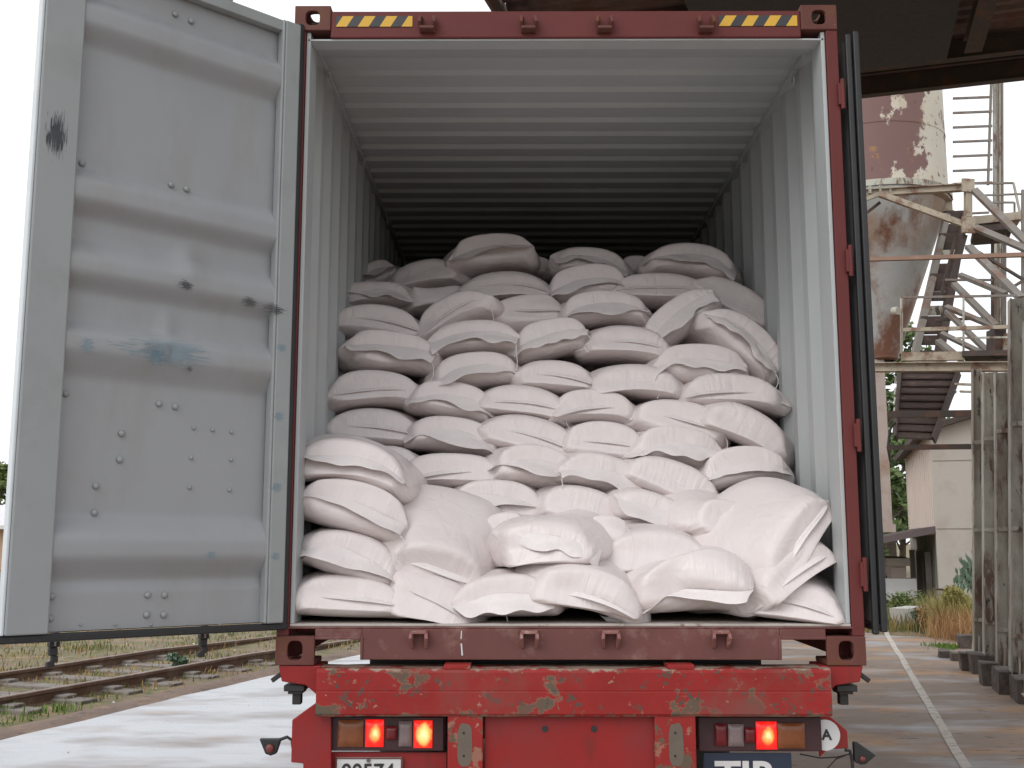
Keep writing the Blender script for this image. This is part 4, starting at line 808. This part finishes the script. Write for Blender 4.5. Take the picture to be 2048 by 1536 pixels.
blades('verge_dry_grass', verge_reg, 6000, .08, .34, m_dry, 'orange dry grass of the verge before the storehouse', 35, .010, .3)
def tall(rr): t = rr.random(); p = Z(1872, 1272).lerp(Z(1962, 1285), t); return p.x+rr.gauss(0,.1)-.28*(q_:=rr.uniform(-1.2,.3)), p.y-q_
blades('tall_grass', tall, 1500, .3, .85, leafmat('tall yellow grass', (.36,.32,.12)), 'tall yellow green grass against the steel tower and storehouse', 38, .007, .15)
blades('tall_dry_grass', tall, 1100, .2, .6, leafmat('tall orange grass', (.44,.27,.13)), 'tall orange dry grass at the left of the steel tower', 39, .007, .15)
def strip(rr): t = rr.random(); p = Z(1870, 1290).lerp(Z(1945, 1305), t); return p.x+rr.gauss(0,.12), p.y+rr.gauss(0,.15)
blades('green_patch', strip, 900, .02, .09, m_fresh, 'thin green grass patch beside the dark footing blocks', 36, .006)
rr = random.Random(41); bm = BM(); rl = left_reg(-9, -2.4, 5.2, 20, .1)
for i in range(1500):
    x, y = rl(rr) if i < 1440 else (rr.uniform(-4.0, -1.5), rr.uniform(4, 12)); s = rr.uniform(.006, .028)*(.4 if i >= 1440 else 1); p = Vector((x, y, s*.2)); q = [p+Vector((rr.uniform(-s,s), rr.uniform(-s,s), 0)) for _ in range(3)]; t = bm.verts.new(p+Vector((0,0,s))); v = [bm.verts.new(c) for c in q]
    for k in range(3): bm.faces.new((v[k], v[(k+1)%3], t)).material_index = rr.choice((0,0,0,1,2))
bmesh.ops.recalc_face_normals(bm, faces=bm.faces[:])
tag(obj('gravel', bm, [M('grey stone', (.25,.22,.19), .9), M('pale litter', (.55,.54,.52), .8), M('dark crumb', (.06,.05,.045), .9)]), 'loose stones, crumbs and litter on the left ground', 'gravel', kind='stuff')
# ------------------------------------------------------------------ sacks
def sack_mat(name, rough):
    m, t, b, N, Lk = nodes(name); tc = N('ShaderNodeTexCoord'); uv = N('ShaderNodeUVMap')
    oi = N('ShaderNodeObjectInfo')
    n = N('ShaderNodeTexNoise'); n.inputs['Scale'].default_value = 3.5; n.inputs['Detail'].default_value = 5; Lk(tc.outputs['Object'], n.inputs['Vector'])
    x = N('ShaderNodeMix'); x.data_type = 'RGBA'; x.inputs[6].default_value = (.645,.572,.558,1); x.inputs[7].default_value = (.725,.672,.665,1); Lk(n.outputs['Fac'], x.inputs[0])
    n2 = N('ShaderNodeTexNoise'); n2.inputs['Scale'].default_value = 7; n2.inputs['Detail'].default_value = 8; n2.noise_dimensions = '4D'; Lk(tc.outputs['Object'], n2.inputs['Vector'])
    ml = N('ShaderNodeMath'); ml.operation = 'MULTIPLY'; ml.inputs[1].default_value = 50; Lk(oi.outputs['Random'], ml.inputs[0]); Lk(ml.outputs[0], n2.inputs['W'])
    r = N('ShaderNodeMapRange'); r.inputs[1].default_value = .70; r.inputs[2].default_value = .80; r.inputs[4].default_value = .55; Lk(n2.outputs['Fac'], r.inputs[0])
    y = N('ShaderNodeMix'); y.data_type = 'RGBA'; Lk(r.outputs[0], y.inputs[0]); Lk(x.outputs[2], y.inputs[6]); y.inputs[7].default_value = (.46,.36,.29,1)
    Lk(y.outputs[2], b.inputs['Base Color']); b.inputs['Roughness'].default_value = rough; b.inputs['Specular IOR Level'].default_value = .45
    # creases: fine pleats running back from the sewn ends, broad soft crumples elsewhere
    sp = N('ShaderNodeSeparateXYZ'); Lk(uv.outputs[0], sp.inputs[0])
    mp = N('ShaderNodeMapping'); mp.inputs['Scale'].default_value = (25, 2.4, 1); Lk(uv.outputs[0], mp.inputs[0])
    p1 = N('ShaderNodeTexNoise'); p1.noise_dimensions = '4D'; p1.inputs['Scale'].default_value = 1; p1.inputs['Detail'].default_value = 3; Lk(mp.outputs[0], p1.inputs['Vector']); Lk(ml.outputs[0], p1.inputs['W'])
    fall = N('ShaderNodeMapRange'); fall.inputs[1].default_value = .26; fall.inputs[2].default_value = 0; fall.inputs[3].default_value = .06; fall.inputs[4].default_value = 1; Lk(sp.outputs[1], fall.inputs[0])
    md = N('ShaderNodeTexNoise'); md.noise_dimensions = '4D'; md.inputs['Scale'].default_value = 3; Lk(uv.outputs[0], md.inputs['Vector']); Lk(ml.outputs[0], md.inputs['W'])
    mr = N('ShaderNodeMapRange'); mr.inputs[1].default_value = .42; mr.inputs[2].default_value = .62; Lk(md.outputs['Fac'], mr.inputs[0])
    k = N('ShaderNodeMath'); k.operation = 'MULTIPLY'; Lk(fall.outputs[0], k.inputs[0]); Lk(mr.outputs[0], k.inputs[1])
    h1 = N('ShaderNodeMath'); h1.operation = 'MULTIPLY'; Lk(p1.outputs['Fac'], h1.inputs[0]); Lk(k.outputs[0], h1.inputs[1])
    p2 = N('ShaderNodeTexNoise'); p2.inputs['Scale'].default_value = 11; p2.inputs['Detail'].default_value = 3; p2.inputs['Distortion'].default_value = 1.2; Lk(tc.outputs['Object'], p2.inputs['Vector'])
    h2 = N('ShaderNodeMath'); h2.operation = 'MULTIPLY_ADD'; h2.inputs[1].default_value = .55; Lk(p2.outputs['Fac'], h2.inputs[0]); Lk(h1.outputs[0], h2.inputs[2])
    bp = N('ShaderNodeBump'); bp.inputs['Strength'].default_value = .62; bp.inputs['Distance'].default_value = .018; Lk(h2.outputs[0], bp.inputs['Height']); Lk(bp.outputs[0], b.inputs['Normal'])
    return m
m_sack = sack_mat('white woven sack', .46); m_gloss = sack_mat('glossy white sack', .27)
m_flap = M('loose white sack cloth', (.705,.655,.645), .38, var=.05, scale=8, bump=(24, .35))
m_twine = M('white twine', (.66,.63,.60), .7)

def simulate(seed, W, L, T, LF, FUP, iters=240, nu=27, nf=7, FG=.0006):
    """fills S sacks at once: two woven sheets welded at the rim, filled from inside, resting on lumpy neighbours"""
    S = len(W); rng = np.random.RandomState(seed); f4 = np.float32
    W, L, T, LF, FUP = [np.asarray(a, f4) for a in (W, L, T, LF, FUP)]
    vv = np.concatenate([np.linspace(0,.42,19), np.linspace(.42,1,11)[1:]]).astype(f4); nv = len(vv); uu = np.linspace(-.5,.5,nu).astype(f4)
    A4 = lambda a: a[:, None, None, None]
    Q_ = np.zeros((S,2,nv,nu,3), f4); P_ = Q_; P_[...,0] = uu*A4(W)*.92; P_[...,1] = vv[:,None]*A4(L)*.95
    dome = (np.sin(np.pi*vv).clip(0)[:,None]**.5*np.cos(np.pi*uu).clip(0)**.5)
    P_[:,0,:,:,2] = dome*T[:,None,None]*.4; P_[:,1,:,:,2] = -dome*T[:,None,None]*.4
    P_[...,2] += rng.normal(0,.004,P_.shape[:-1]); P_[...,0] += rng.normal(0,.002,P_.shape[:-1])
    def wave(lo, hi, n=3):
        r = 0
        for i in range(n): r = r+rng.normal(0,1,(S,1))/(i+1)*np.sin(rng.uniform(lo,hi,(S,1))*(i+1)*uu[None]*2*np.pi+rng.uniform(0,6.3,(S,1)))
        return (r/np.abs(r).max(1,keepdims=True)).astype(f4)
    tf = np.linspace(0,1,nf).astype(f4); Fl = np.zeros((S,nf,nu,3), f4); wav = wave(.5,1.6,4); wl = 1+.42*wave(.5,1.5,4)
    big = np.clip((LF-.03)/.04, 0, 1)[:,None]
    ang = FUP[:,None]+.85*wav*big; LFu = LF[:,None]*(1+(wl-1)*big)
    t3 = tf[None,:,None]; Fl[...,0] = uu*W[:,None,None]*.97
    an = ang[:,None,:]-.55*t3*big[:,None]; Fl[...,1] = -t3*LFu[:,None,:]*np.cos(an); Fl[...,2] = t3*LFu[:,None,:]*np.sin(an)
    Off = Fl-Fl[:,:1]; Off[...,0] = 0
    Q = P_.copy(); G = Fl.copy()
    ru = A4(W/(nu-1)); rv = np.diff(vv)[:,None]*A4(L); rfu = (W/(nu-1))[:,None,None]*1.02; rfv = (LFu/(nf-1))[:,None,:]; rd = np.sqrt(ru**2+rv**2)
    def sol(A, B, r, k=1., kc=.25):
        d = B-A; l = np.sqrt((d*d).sum(-1))+1e-7; e = (l-r)/l; c = (np.where(e>0,k,kc)*e*.5)[...,None]*d; A += c; B -= c
    def lump(n, amp):
        kx, ky, ph, a = rng.uniform(4,9,(S,n)), rng.uniform(3,7,(S,n)), rng.uniform(0,6.3,(S,n)), rng.normal(0,amp,(S,n))
        return lambda x, y: sum(a[:,i,None,None]*np.sin(kx[:,i,None,None]*x+ky[:,i,None,None]*y+ph[:,i,None,None]) for i in range(n)).astype(f4)
    hb, ht = lump(3,.012), lump(3,.013); roww = np.gradient(vv); roww = (roww/roww[3]).clip(.5,2.2).astype(f4)[None,None,:,None]; V0 = .93*(W-.40*T)*(L-.2*T)*T
    for it in range(iters):
        vel = (P_-Q)*.9; Q = P_.copy(); vf = (Fl-G)*.88; G = Fl.copy()
        tu = np.empty_like(P_); tu[...,1:-1,:] = P_[...,2:,:]-P_[...,:-2,:]; tu[...,0,:] = P_[...,1,:]-P_[...,0,:]; tu[...,-1,:] = P_[...,-1,:]-P_[...,-2,:]
        tv = np.empty_like(P_); tv[:,:,1:-1] = P_[:,:,2:]-P_[:,:,:-2]; tv[:,:,0] = P_[:,:,1]-P_[:,:,0]; tv[:,:,-1] = P_[:,:,-1]-P_[:,:,-2]
        Nn = np.cross(tu, tv); Nn[:,1] *= -1; Nn /= np.sqrt((Nn*Nn).sum(-1,keepdims=True))+1e-8
        th = P_[:,0,:,:,2]-P_[:,1,:,:,2]; cell = .25*(th[:,1:,1:]+th[:,:-1,1:]+th[:,1:,:-1]+th[:,:-1,:-1]); vol = (cell*(W/(nu-1)*.9)[:,None,None]*rv[:,0]).sum((1,2))
        p = np.clip(3*(V0-vol)/V0, -.3, 1)*.012; hyd = 1+.9*np.clip((.5*A4(T)-P_[...,2])/A4(T)-.5, -.8, 1)
        P_ += vel+Nn*(A4(p)*hyd*roww)[...,None]; P_[...,2] -= .0001; Fl += vf; Fl[...,2] -= FG
        Fl[:,1:] += .022*((Fl[:,:1]+Off[:,1:])-Fl[:,1:])
        for s in range(2 if it < iters-40 else 4):
            for o in (0, 1):
                h, m, mf = (nu-o)//2, (nv-o)//2, (nf-o)//2
                sol(P_[...,o:-1:2,:][...,:h,:], P_[...,o+1::2,:], ru); sol(P_[:,:,o:-1:2][:,:,:m], P_[:,:,o+1::2], rv[:,:,o::2][:,:,:m])
                sol(Fl[...,o:-1:2,:][...,:h,:], Fl[...,o+1::2,:], rfu, 1, .5); sol(Fl[:,o:-1:2][:,:mf], Fl[:,o+1::2], rfv, 1, .8)
            sol(P_[:,:,:-1,:-1], P_[:,:,1:,1:], rd, .06, .02); sol(P_[:,:,:-1,1:], P_[:,:,1:,:-1], rd, .06, .02)
            sol(P_[...,:-2,:], P_[...,2:,:], ru*2, 0, .03); sol(Fl[...,:-2,:], Fl[...,2:,:], rfu*2, 0, .10); sol(Fl[:,:-2], Fl[:,2:], rfv*2, 0, .25)
            for a, b in ((slice(None), slice(0,1)), (slice(None), slice(nu-1,nu)), (slice(nv-1,nv), slice(None))):
                mm = .5*(P_[:,0,a,b]+P_[:,1,a,b]); P_[:,0,a,b] = mm; P_[:,1,a,b] = mm
            mm = (P_[:,0,0]+P_[:,1,0]+Fl[:,0]*.15)/2.15; P_[:,0,0] = mm; P_[:,1,0] = mm; Fl[:,0] = mm
        for i in (0, 1):
            x, y = P_[:,i,:,:,0], P_[:,i,:,:,1]; P_[:,i,:,:,2] = np.clip(P_[:,i,:,:,2], hb(x,y)-.5*T[:,None,None], ht(x,y)+.52*T[:,None,None])
        c = P_[:,:,:14].mean((1,2,3)); c -= np.stack([0*L, vv[:14].mean()*L*.93, 0*L], -1); c[:,2] = 0
        for A in (P_, Q): A -= c[:,None,None,None]
        for A in (Fl, G): A -= c[:,None,None]
        if it % 3 == 0:
            for i in (0, 1):
                B, NB = P_[:,i,:14], Nn[:,i,:14]; d = Fl[:,1:,None]-B[:,None]; j = (d*d).sum(-1).argmin(2); si, fi, ui = np.ogrid[:S,:nf-1,:nu]
                q, n = B[si,j,ui], NB[si,j,ui]; s = ((Fl[:,1:]-q)*n).sum(-1); pen = np.where((s<.005)&(s>-.05)&(j>0), .005-s, 0)[...,None]; Fl[:,1:] += n*pen*.8; G[:,1:] += n*pen*.6
    return P_, Fl, vv

# centre x, y and size of the front in the photo, roll, yaw, pitch, depth, kind (A sewn hem, F loose flap, N plain end), flap angle, twine side, sack length, label
A_, F_, N_ = 'A', 'F', 'N'
SACKS = [
 (985,505,156,80, 0,3,6,1.78,F_,.8,0,.7,'sack standing highest of all at the top, its open mouth flap raised'),
 (842,545,142,72, 14,-6,0,1.85,N_,0,0,.7,'shaded plump sack lying left of the highest sack, tilted up to the right'),
 (752,548,80,70, 28,10,0,2.15,F_,1.0,0,.7,'darkest sack in the far left corner with one pointed ear sticking up'),
 (753,588,136,58, 5,4,3,1.58,F_,.2,0,.7,'shaded brownish sack with a flap at the left wall, topmost along that wall'),
 (752,640,168,76, -5,3,2,1.28,A_,0,1,.7,'shaded sack touching the left wall with a straight sewn hem and dangling twine'),
 (882,590,118,56, 8,0,0,1.62,N_,0,0,.7,'half hidden sack wedged under the plump shaded one at the upper left'),
 (1008,570,172,70, 2,-3,0,1.52,A_,0,0,.7,'broad sack right under the highest sack, long pale hem along its lower edge'),
 (904,625,148,84, 20,-5,0,1.28,A_,0,1,.7,'sack in the upper left tilted up to its right ear, hem running diagonally'),
 (1050,622,142,76, 5,2,0,1.36,A_,0,0,.7,'sack below the broad hemmed one with its seam curving up at the left'),
 (782,704,170,86, -12,6,3,1.08,F_,.35,1,.7,'sack sloping down to the right by the left wall, mouth flap folded along its top'),
 (948,676,172,76, 2,-2,3,1.14,F_,.45,1,.7,'sack whose wavy lip forms a wide arch, above the sack with a torn looking flap'),
 (750,780,172,82, -6,2,2,1.0,A_,0,0,.7,'plain shaded sack at the left wall just below the one with a folded top flap'),
 (952,742,172,74, 3,2,2,1.04,F_,.5,0,.7,'sack with a crumpled flap drooping at its left corner, under the arched lip sack'),
 (905,803,168,78, -14,4,3,.95,F_,.2,0,.7,'brown stained sack with a crumpled mouth, sloping down to the right'),
 (1185,523,150,62, -3,2,5,1.74,F_,.9,0,.7,'sack at the top centre with a ragged raised mouth, behind a big drooping flap'),
 (1175,568,160,72, 3,0,4,1.50,F_,.25,-1,.7,'sack with a big drooping wavy flap at top centre, long twine at left'),
 (1070,535,70,60, 0,0,0,2.1,N_,0,0,.6,'dark sack deep behind the highest one, only its rounded top showing'),
 (1275,530,60,50, 0,0,0,2.15,N_,0,0,.6,'dark sack deep behind, between the ragged mouth and the top right sack'),
 (1382,520,180,76, -6,-3,5,1.66,F_,.3,1,.7,'topmost sack at the right with smooth rounded back and a short twine'),
 (1322,576,180,72, -3,2,2,1.50,A_,0,0,.7,'sack directly beneath the topmost right one with a straight stitched hem'),
 (1472,600,160,82, -30,-8,4,1.46,N_,0,0,.7,'smooth sack sloping down to the right wall near the top'),
 (1210,618,176,76, -2,0,2,1.28,F_,.4,0,.7,'sack with smooth arched lip and small tuck at right end, centre of upper rows'),
 (1362,637,160,86, 33,6,0,1.24,F_,.1,-1,.7,'sack tilted steeply up to the right with a diagonal flap'),
 (1488,680,176,100, -36,-6,4,1.12,F_,.5,1,.7,'crumpled sack tilted steeply down to the right wall, twine at its low corner'),
 (1103,678,144,76, 0,2,2,1.14,F_,.3,1,.7,'short sack with a bright stitched lip, between the arched lip and the long hemmed sack'),
 (1256,684,176,76, -9,-3,2,1.13,A_,0,0,.7,'long sack whose pale stitched hem runs to an ear at its lower right'),
 (1402,730,176,84, -4,4,2,1.03,F_,.0,-1,.7,'sack with its hem pinched in the middle, right of centre'),
 (1108,750,146,70, -2,0,2,1.04,A_,0,1,.7,'short sack with white stitches along its middle, below the bright lip'),
 (1270,762,186,78, -3,-5,2,.99,N_,0,0,.7,'smooth plain sack with a pointed tip at its right, in the middle of the wall'),
 (1468,784,186,82, -6,-4,2,.94,A_,0,0,.7,'broad sack with a long low hem touching the right wall'),
 (742,854,172,80, -3,2,2,.93,A_,0,0,.7,'shaded sack at the left wall directly above the forward left stack'),
 (1494,854,168,92, -30,-8,4,.84,N_,0,0,.7,'smooth sack leaning diagonally down along the right wall'),
 (1045,805,178,70, -13,-3,2,.95,A_,0,1,.7,'sack sloping to the right with a pinched ear at its lower right, left of centre'),
 (1190,815,158,78, -5,0,2,.95,A_,0,0,.7,'sack tucked behind a pinched ear, faint hem, in the centre of the wall'),
 (1358,838,182,88, -11,-3,2,.89,A_,0,1,.7,'large smooth sack sloping right with a twine hanging from its corner'),
 (906,874,182,80, -6,2,3,.86,F_,.3,0,.7,'sack with a folded lip over its left half, in the left middle'),
 (1062,870,188,86, -12,-2,2,.85,A_,0,1,.7,'bulging sack with a hem curving down to an ear on its right'),
 (1208,884,164,88, -9,0,2,.82,A_,0,0,.7,'round sack with a faint sparkling stitch line, just right of the bulging one'),
 (1356,900,166,86, -12,3,3,.78,F_,.15,0,.7,'sack with a wide loose flap hanging from its left corner'),
 (1492,940,166,84, -2,0,3,.70,F_,.45,0,.7,'sack with a wavy zigzag flap against the lower right wall'),
 (782,924,100,80, -8,0,0,.80,N_,0,0,.6,'mostly hidden sack behind the top of the forward left stack'),
 (902,945,196,82, 0,-2,2,.71,A_,0,1,.7,'long sack with a straight level hem above the big draped sack'),
 (1070,935,158,96, -8,6,3,.69,F_,.6,0,.7,'sack with a square flap at its upper left and gathered right end'),
 (1212,955,172,84, -18,4,3,.65,F_,.1,-1,.7,'sack with a large pale flap spread over its left and a knotted right end'),
 (1347,962,190,86, -22,-4,2,.64,N_,0,0,.7,'smooth plain sack sloping down to the right, in the lower right'),
 (702,932,212,112, -12,6,4,.20,F_,.9,0,.55,'glossy crumpled sack on top of the forward left stack'),
 (705,1020,212,102, -17,6,6,.15,F_,.45,1,.55,'second sack of the forward left stack, glossy folded flap along its top'),
 (775,1022,80,80, -4,0,0,.42,N_,0,0,.5,'sack end peeping out behind the forward left stack'),
 (697,1115,196,88, -10,5,4,.11,F_,.3,0,.55,'third sack of the forward left stack with its flap curled up at the left'),
 (690,1194,186,92, -2,3,3,.07,A_,0,0,.55,'lowest sack of the forward left stack lying on the floor'),
 (872,1132,196,92, -16,0,36,.15,A_,0,0,.46,'big sack draped forward over its neighbours, broad smooth face showing'),
 (996,1003,182,80, -4,0,6,.58,F_,.7,0,.6,'crumpled glossy sack directly right of the top of the big draped one'),
 (1165,1014,168,90, -10,0,2,.54,N_,0,0,.6,'round sack with a hanging twine above the forward central sack'),
 (1325,1037,182,86, -20,2,3,.48,F_,.3,0,.6,'sack with a scalloped flap sloping right, above the lying lower centre sacks'),
 (1462,1050,150,124, -20,10,6,.36,N_,0,0,.5,'round lump of a sack behind the upper right forward sack'),
 (1592,1078,220,92, 43,34,8,.12,A_,0,0,.46,'large sack leaning on the right wall with a steep diagonal hem'),
 (1590,1140,196,80, 27,24,4,.08,A_,0,0,.58,'sack squeezed under the large leaning one at the right wall'),
 (1456,1136,96,78, -28,8,4,.17,N_,0,0,.5,'rounded sack end left of the two leaning sacks'),
 (1585,1203,186,80, 0,-3,4,.06,A_,0,0,.55,'lowest sack in the right corner with a level hem on the floor'),
 (1090,1085,186,100, 10,-4,7,.13,F_,-.5,1,.50,'glossy crumpled sack in the lower centre with a big flap hanging at its left'),
 (1008,1060,80,60, 0,0,0,.36,N_,0,0,.5,'small bit of a sack showing behind the hanging flap'),
 (1207,1090,92,86, -16,0,0,.30,N_,0,0,.5,'sack end showing right of the glossy crumpled one'),
 (1314,1108,192,112, -4,0,6,.25,N_,0,0,.55,'smooth round topped sack right of the lower centre'),
 (862,1198,176,92, -11,2,5,.08,A_,0,0,.55,'sack on the floor beneath the big draped one, pleated along its lower hem'),
 (1010,1202,190,88, 2,0,4,.06,F_,-.35,0,.50,'sack on the floor with a wide flap spread along the sill'),
 (1166,1188,200,104, -22,-6,12,.05,A_,0,-1,.50,'sack lying slanted at the front, pointing down to the right'),
 (1375,1192,226,100, -9,6,8,.06,F_,-.2,0,.50,'crumpled glossy sack at the front with its flap bunched at the lower right'),
 (1462,1172,110,60, -16,0,4,.22,N_,0,0,.5,'narrow strip of a sack behind the crumpled front one'),
]
rr = random.Random(77); Wm, Tm, LFm, FU, Lm = [], [], [], [], []
for (cx, cy, w_, h_, roll, yaw, pit, Y, kind, fu, tw, L_, lab) in SACKS:
    dep = Y-CAM[1]; Tm.append(h_*dep/F_PX*(.99 if kind != F_ else .95)); Wm.append(w_*dep/F_PX+.40*Tm[-1]); Lm.append(L_)
    LFm.append({A_: .019, N_: .010, F_: rr.uniform(.060, .092)}[kind]*(.82 if L_ < .56 and kind == F_ else 1)); FU.append(fu*.75-.5 if kind == F_ else rr.uniform(-.2, .2))
SP, SF, SV = simulate(3, Wm, Lm, Tm, LFm, FU)
UU = np.linspace(0, 1, SP.shape[3])
for i, (cx, cy, w_, h_, roll, yaw, pit, Y, kind, fu, tw, L_, lab) in enumerate(SACKS):
    rot = Matrix.Rotation(R(yaw+rr.uniform(-3,3)), 3, 'Z') @ Matrix.Rotation(R(pit), 3, 'X') @ Matrix.Rotation(R(-roll), 3, 'Y')
    pos = P(cx, cy, Y); bend = rr.uniform(.0, .42); ear = rr.choice((0, .4, .8, 1.1))
    s = empty('flour_sack', pos, lab, 'sack', 'white sacks piled in the container', rot)
    ys = float(SP[i,0,0,:,1].mean()); zs_ = SP[i,0,0,:,2]; lift = (.04 if kind != F_ else .17)*Tm[i]-float(zs_[5:-5].mean()); wfl = Wm[i]
    def slump(q, body):
        """settles the fill towards the front: blunt rounded end, tucked corners, seam carried on the face"""
        q = q.copy(); d = np.clip(q[...,1]-ys, 0, 9)
        q[...,0] *= 1-(.34+.06*ear)*Tm[i]/wfl*np.exp(-d/.06); q[...,1] += (.085-.06*ear)*np.abs(2*q[...,0]/wfl)**3.2*np.exp(-d/.12)
        if body:
            d = q[...,1]-ys; low = 1/(1+np.exp(q[...,2]/.015)); bl = (.15+.10*low)*(1-.8*np.clip(np.abs(2*q[...,0]/(wfl-.4*Tm[i])), 0, 1)**4)+.004; t_ = np.clip(d/bl, 0, 1)
            q[...,1] = np.where(d < bl, np.minimum(q[...,1], ys+bl*t_**(1.8+1.3*low)), q[...,1])
        d = np.clip(q[...,1]-ys, 0, 9); q[...,2] += lift*np.exp(-d/.07)
        q[...,1] += (.85*np.clip(q[...,2], -.075, 0)+.22*np.clip(q[...,2], 0, .2))*np.exp(-d/.16); q[...,2] -= bend*q[...,0]**2
        return q
    def mesh(name, grids, mat, sub, solid=0, hem=False):
        vs, fs, uvs = [], [], []
        for g, flip, vv_ in grids:
            b = len(vs); q = slump(g, not solid); vs += q.reshape(-1,3).tolist(); a, c = g.shape[:2]
            uvs += [(UU[k], vv_[j]) for j in range(a) for k in range(c)]
            for j in range(a-1):
                for k in range(c-1): f = [b+j*c+k, b+j*c+k+1, b+(j+1)*c+k+1, b+(j+1)*c+k]; fs.append(f[::-1] if flip else f)
        me = bpy.data.meshes.new(name); me.from_pydata(vs, [], fs); ul = me.uv_layers.new(name='UVMap')
        lv = np.empty(len(me.loops), np.int32); me.loops.foreach_get('vertex_index', lv); ul.data.foreach_set('uv', np.array(uvs, np.float32)[lv].ravel())
        bm = BM(); bm.from_mesh(me); bmesh.ops.remove_doubles(bm, verts=bm.verts, dist=2e-5); bm.to_mesh(me); bm.free()
        me.polygons.foreach_set('use_smooth', [True]*len(me.polygons)); me.materials.append(mat)
        o = bpy.data.objects.new(name, me); col.objects.link(o); o.parent = s; WM[o.name] = WM[s.name]
        if solid: so_ = o.modifiers.new('thick', 'SOLIDIFY'); so_.thickness = solid; so_.offset = 0
        if sub: m_ = o.modifiers.new('smooth', 'SUBSURF'); m_.levels = 1; m_.render_levels = sub
        return o
    mesh('sack_body', [(SP[i,0], False, SV), (SP[i,1], True, SV)], m_gloss if 'glossy' in lab else m_sack, 1)
    if kind != N_: mesh('mouth_flap' if kind == F_ else 'sewn_hem', [(SF[i], False, np.linspace(0, .1, SF.shape[1]))], m_flap, 1, .0028 if kind == F_ else .005)
    if tw:
        c = slump(SF[i, (-1 if kind == F_ else 2):, (-1 if tw > 0 else 0)][:1], False)[0]; p0 = WM[s.name] @ Vector(c.tolist()); ln = rr.uniform(.09, .19); p0 = p0+Vector((0,-.004,0)); dx = rr.uniform(-.02, .02)
        bm = BM(); tube(bm, [p0+Vector((dx*math.sin(k*1.1), -.012*k/6, -ln*k/6)) for k in range(7)], .0025, 5); obj('tie_string', bm, m_twine, s)
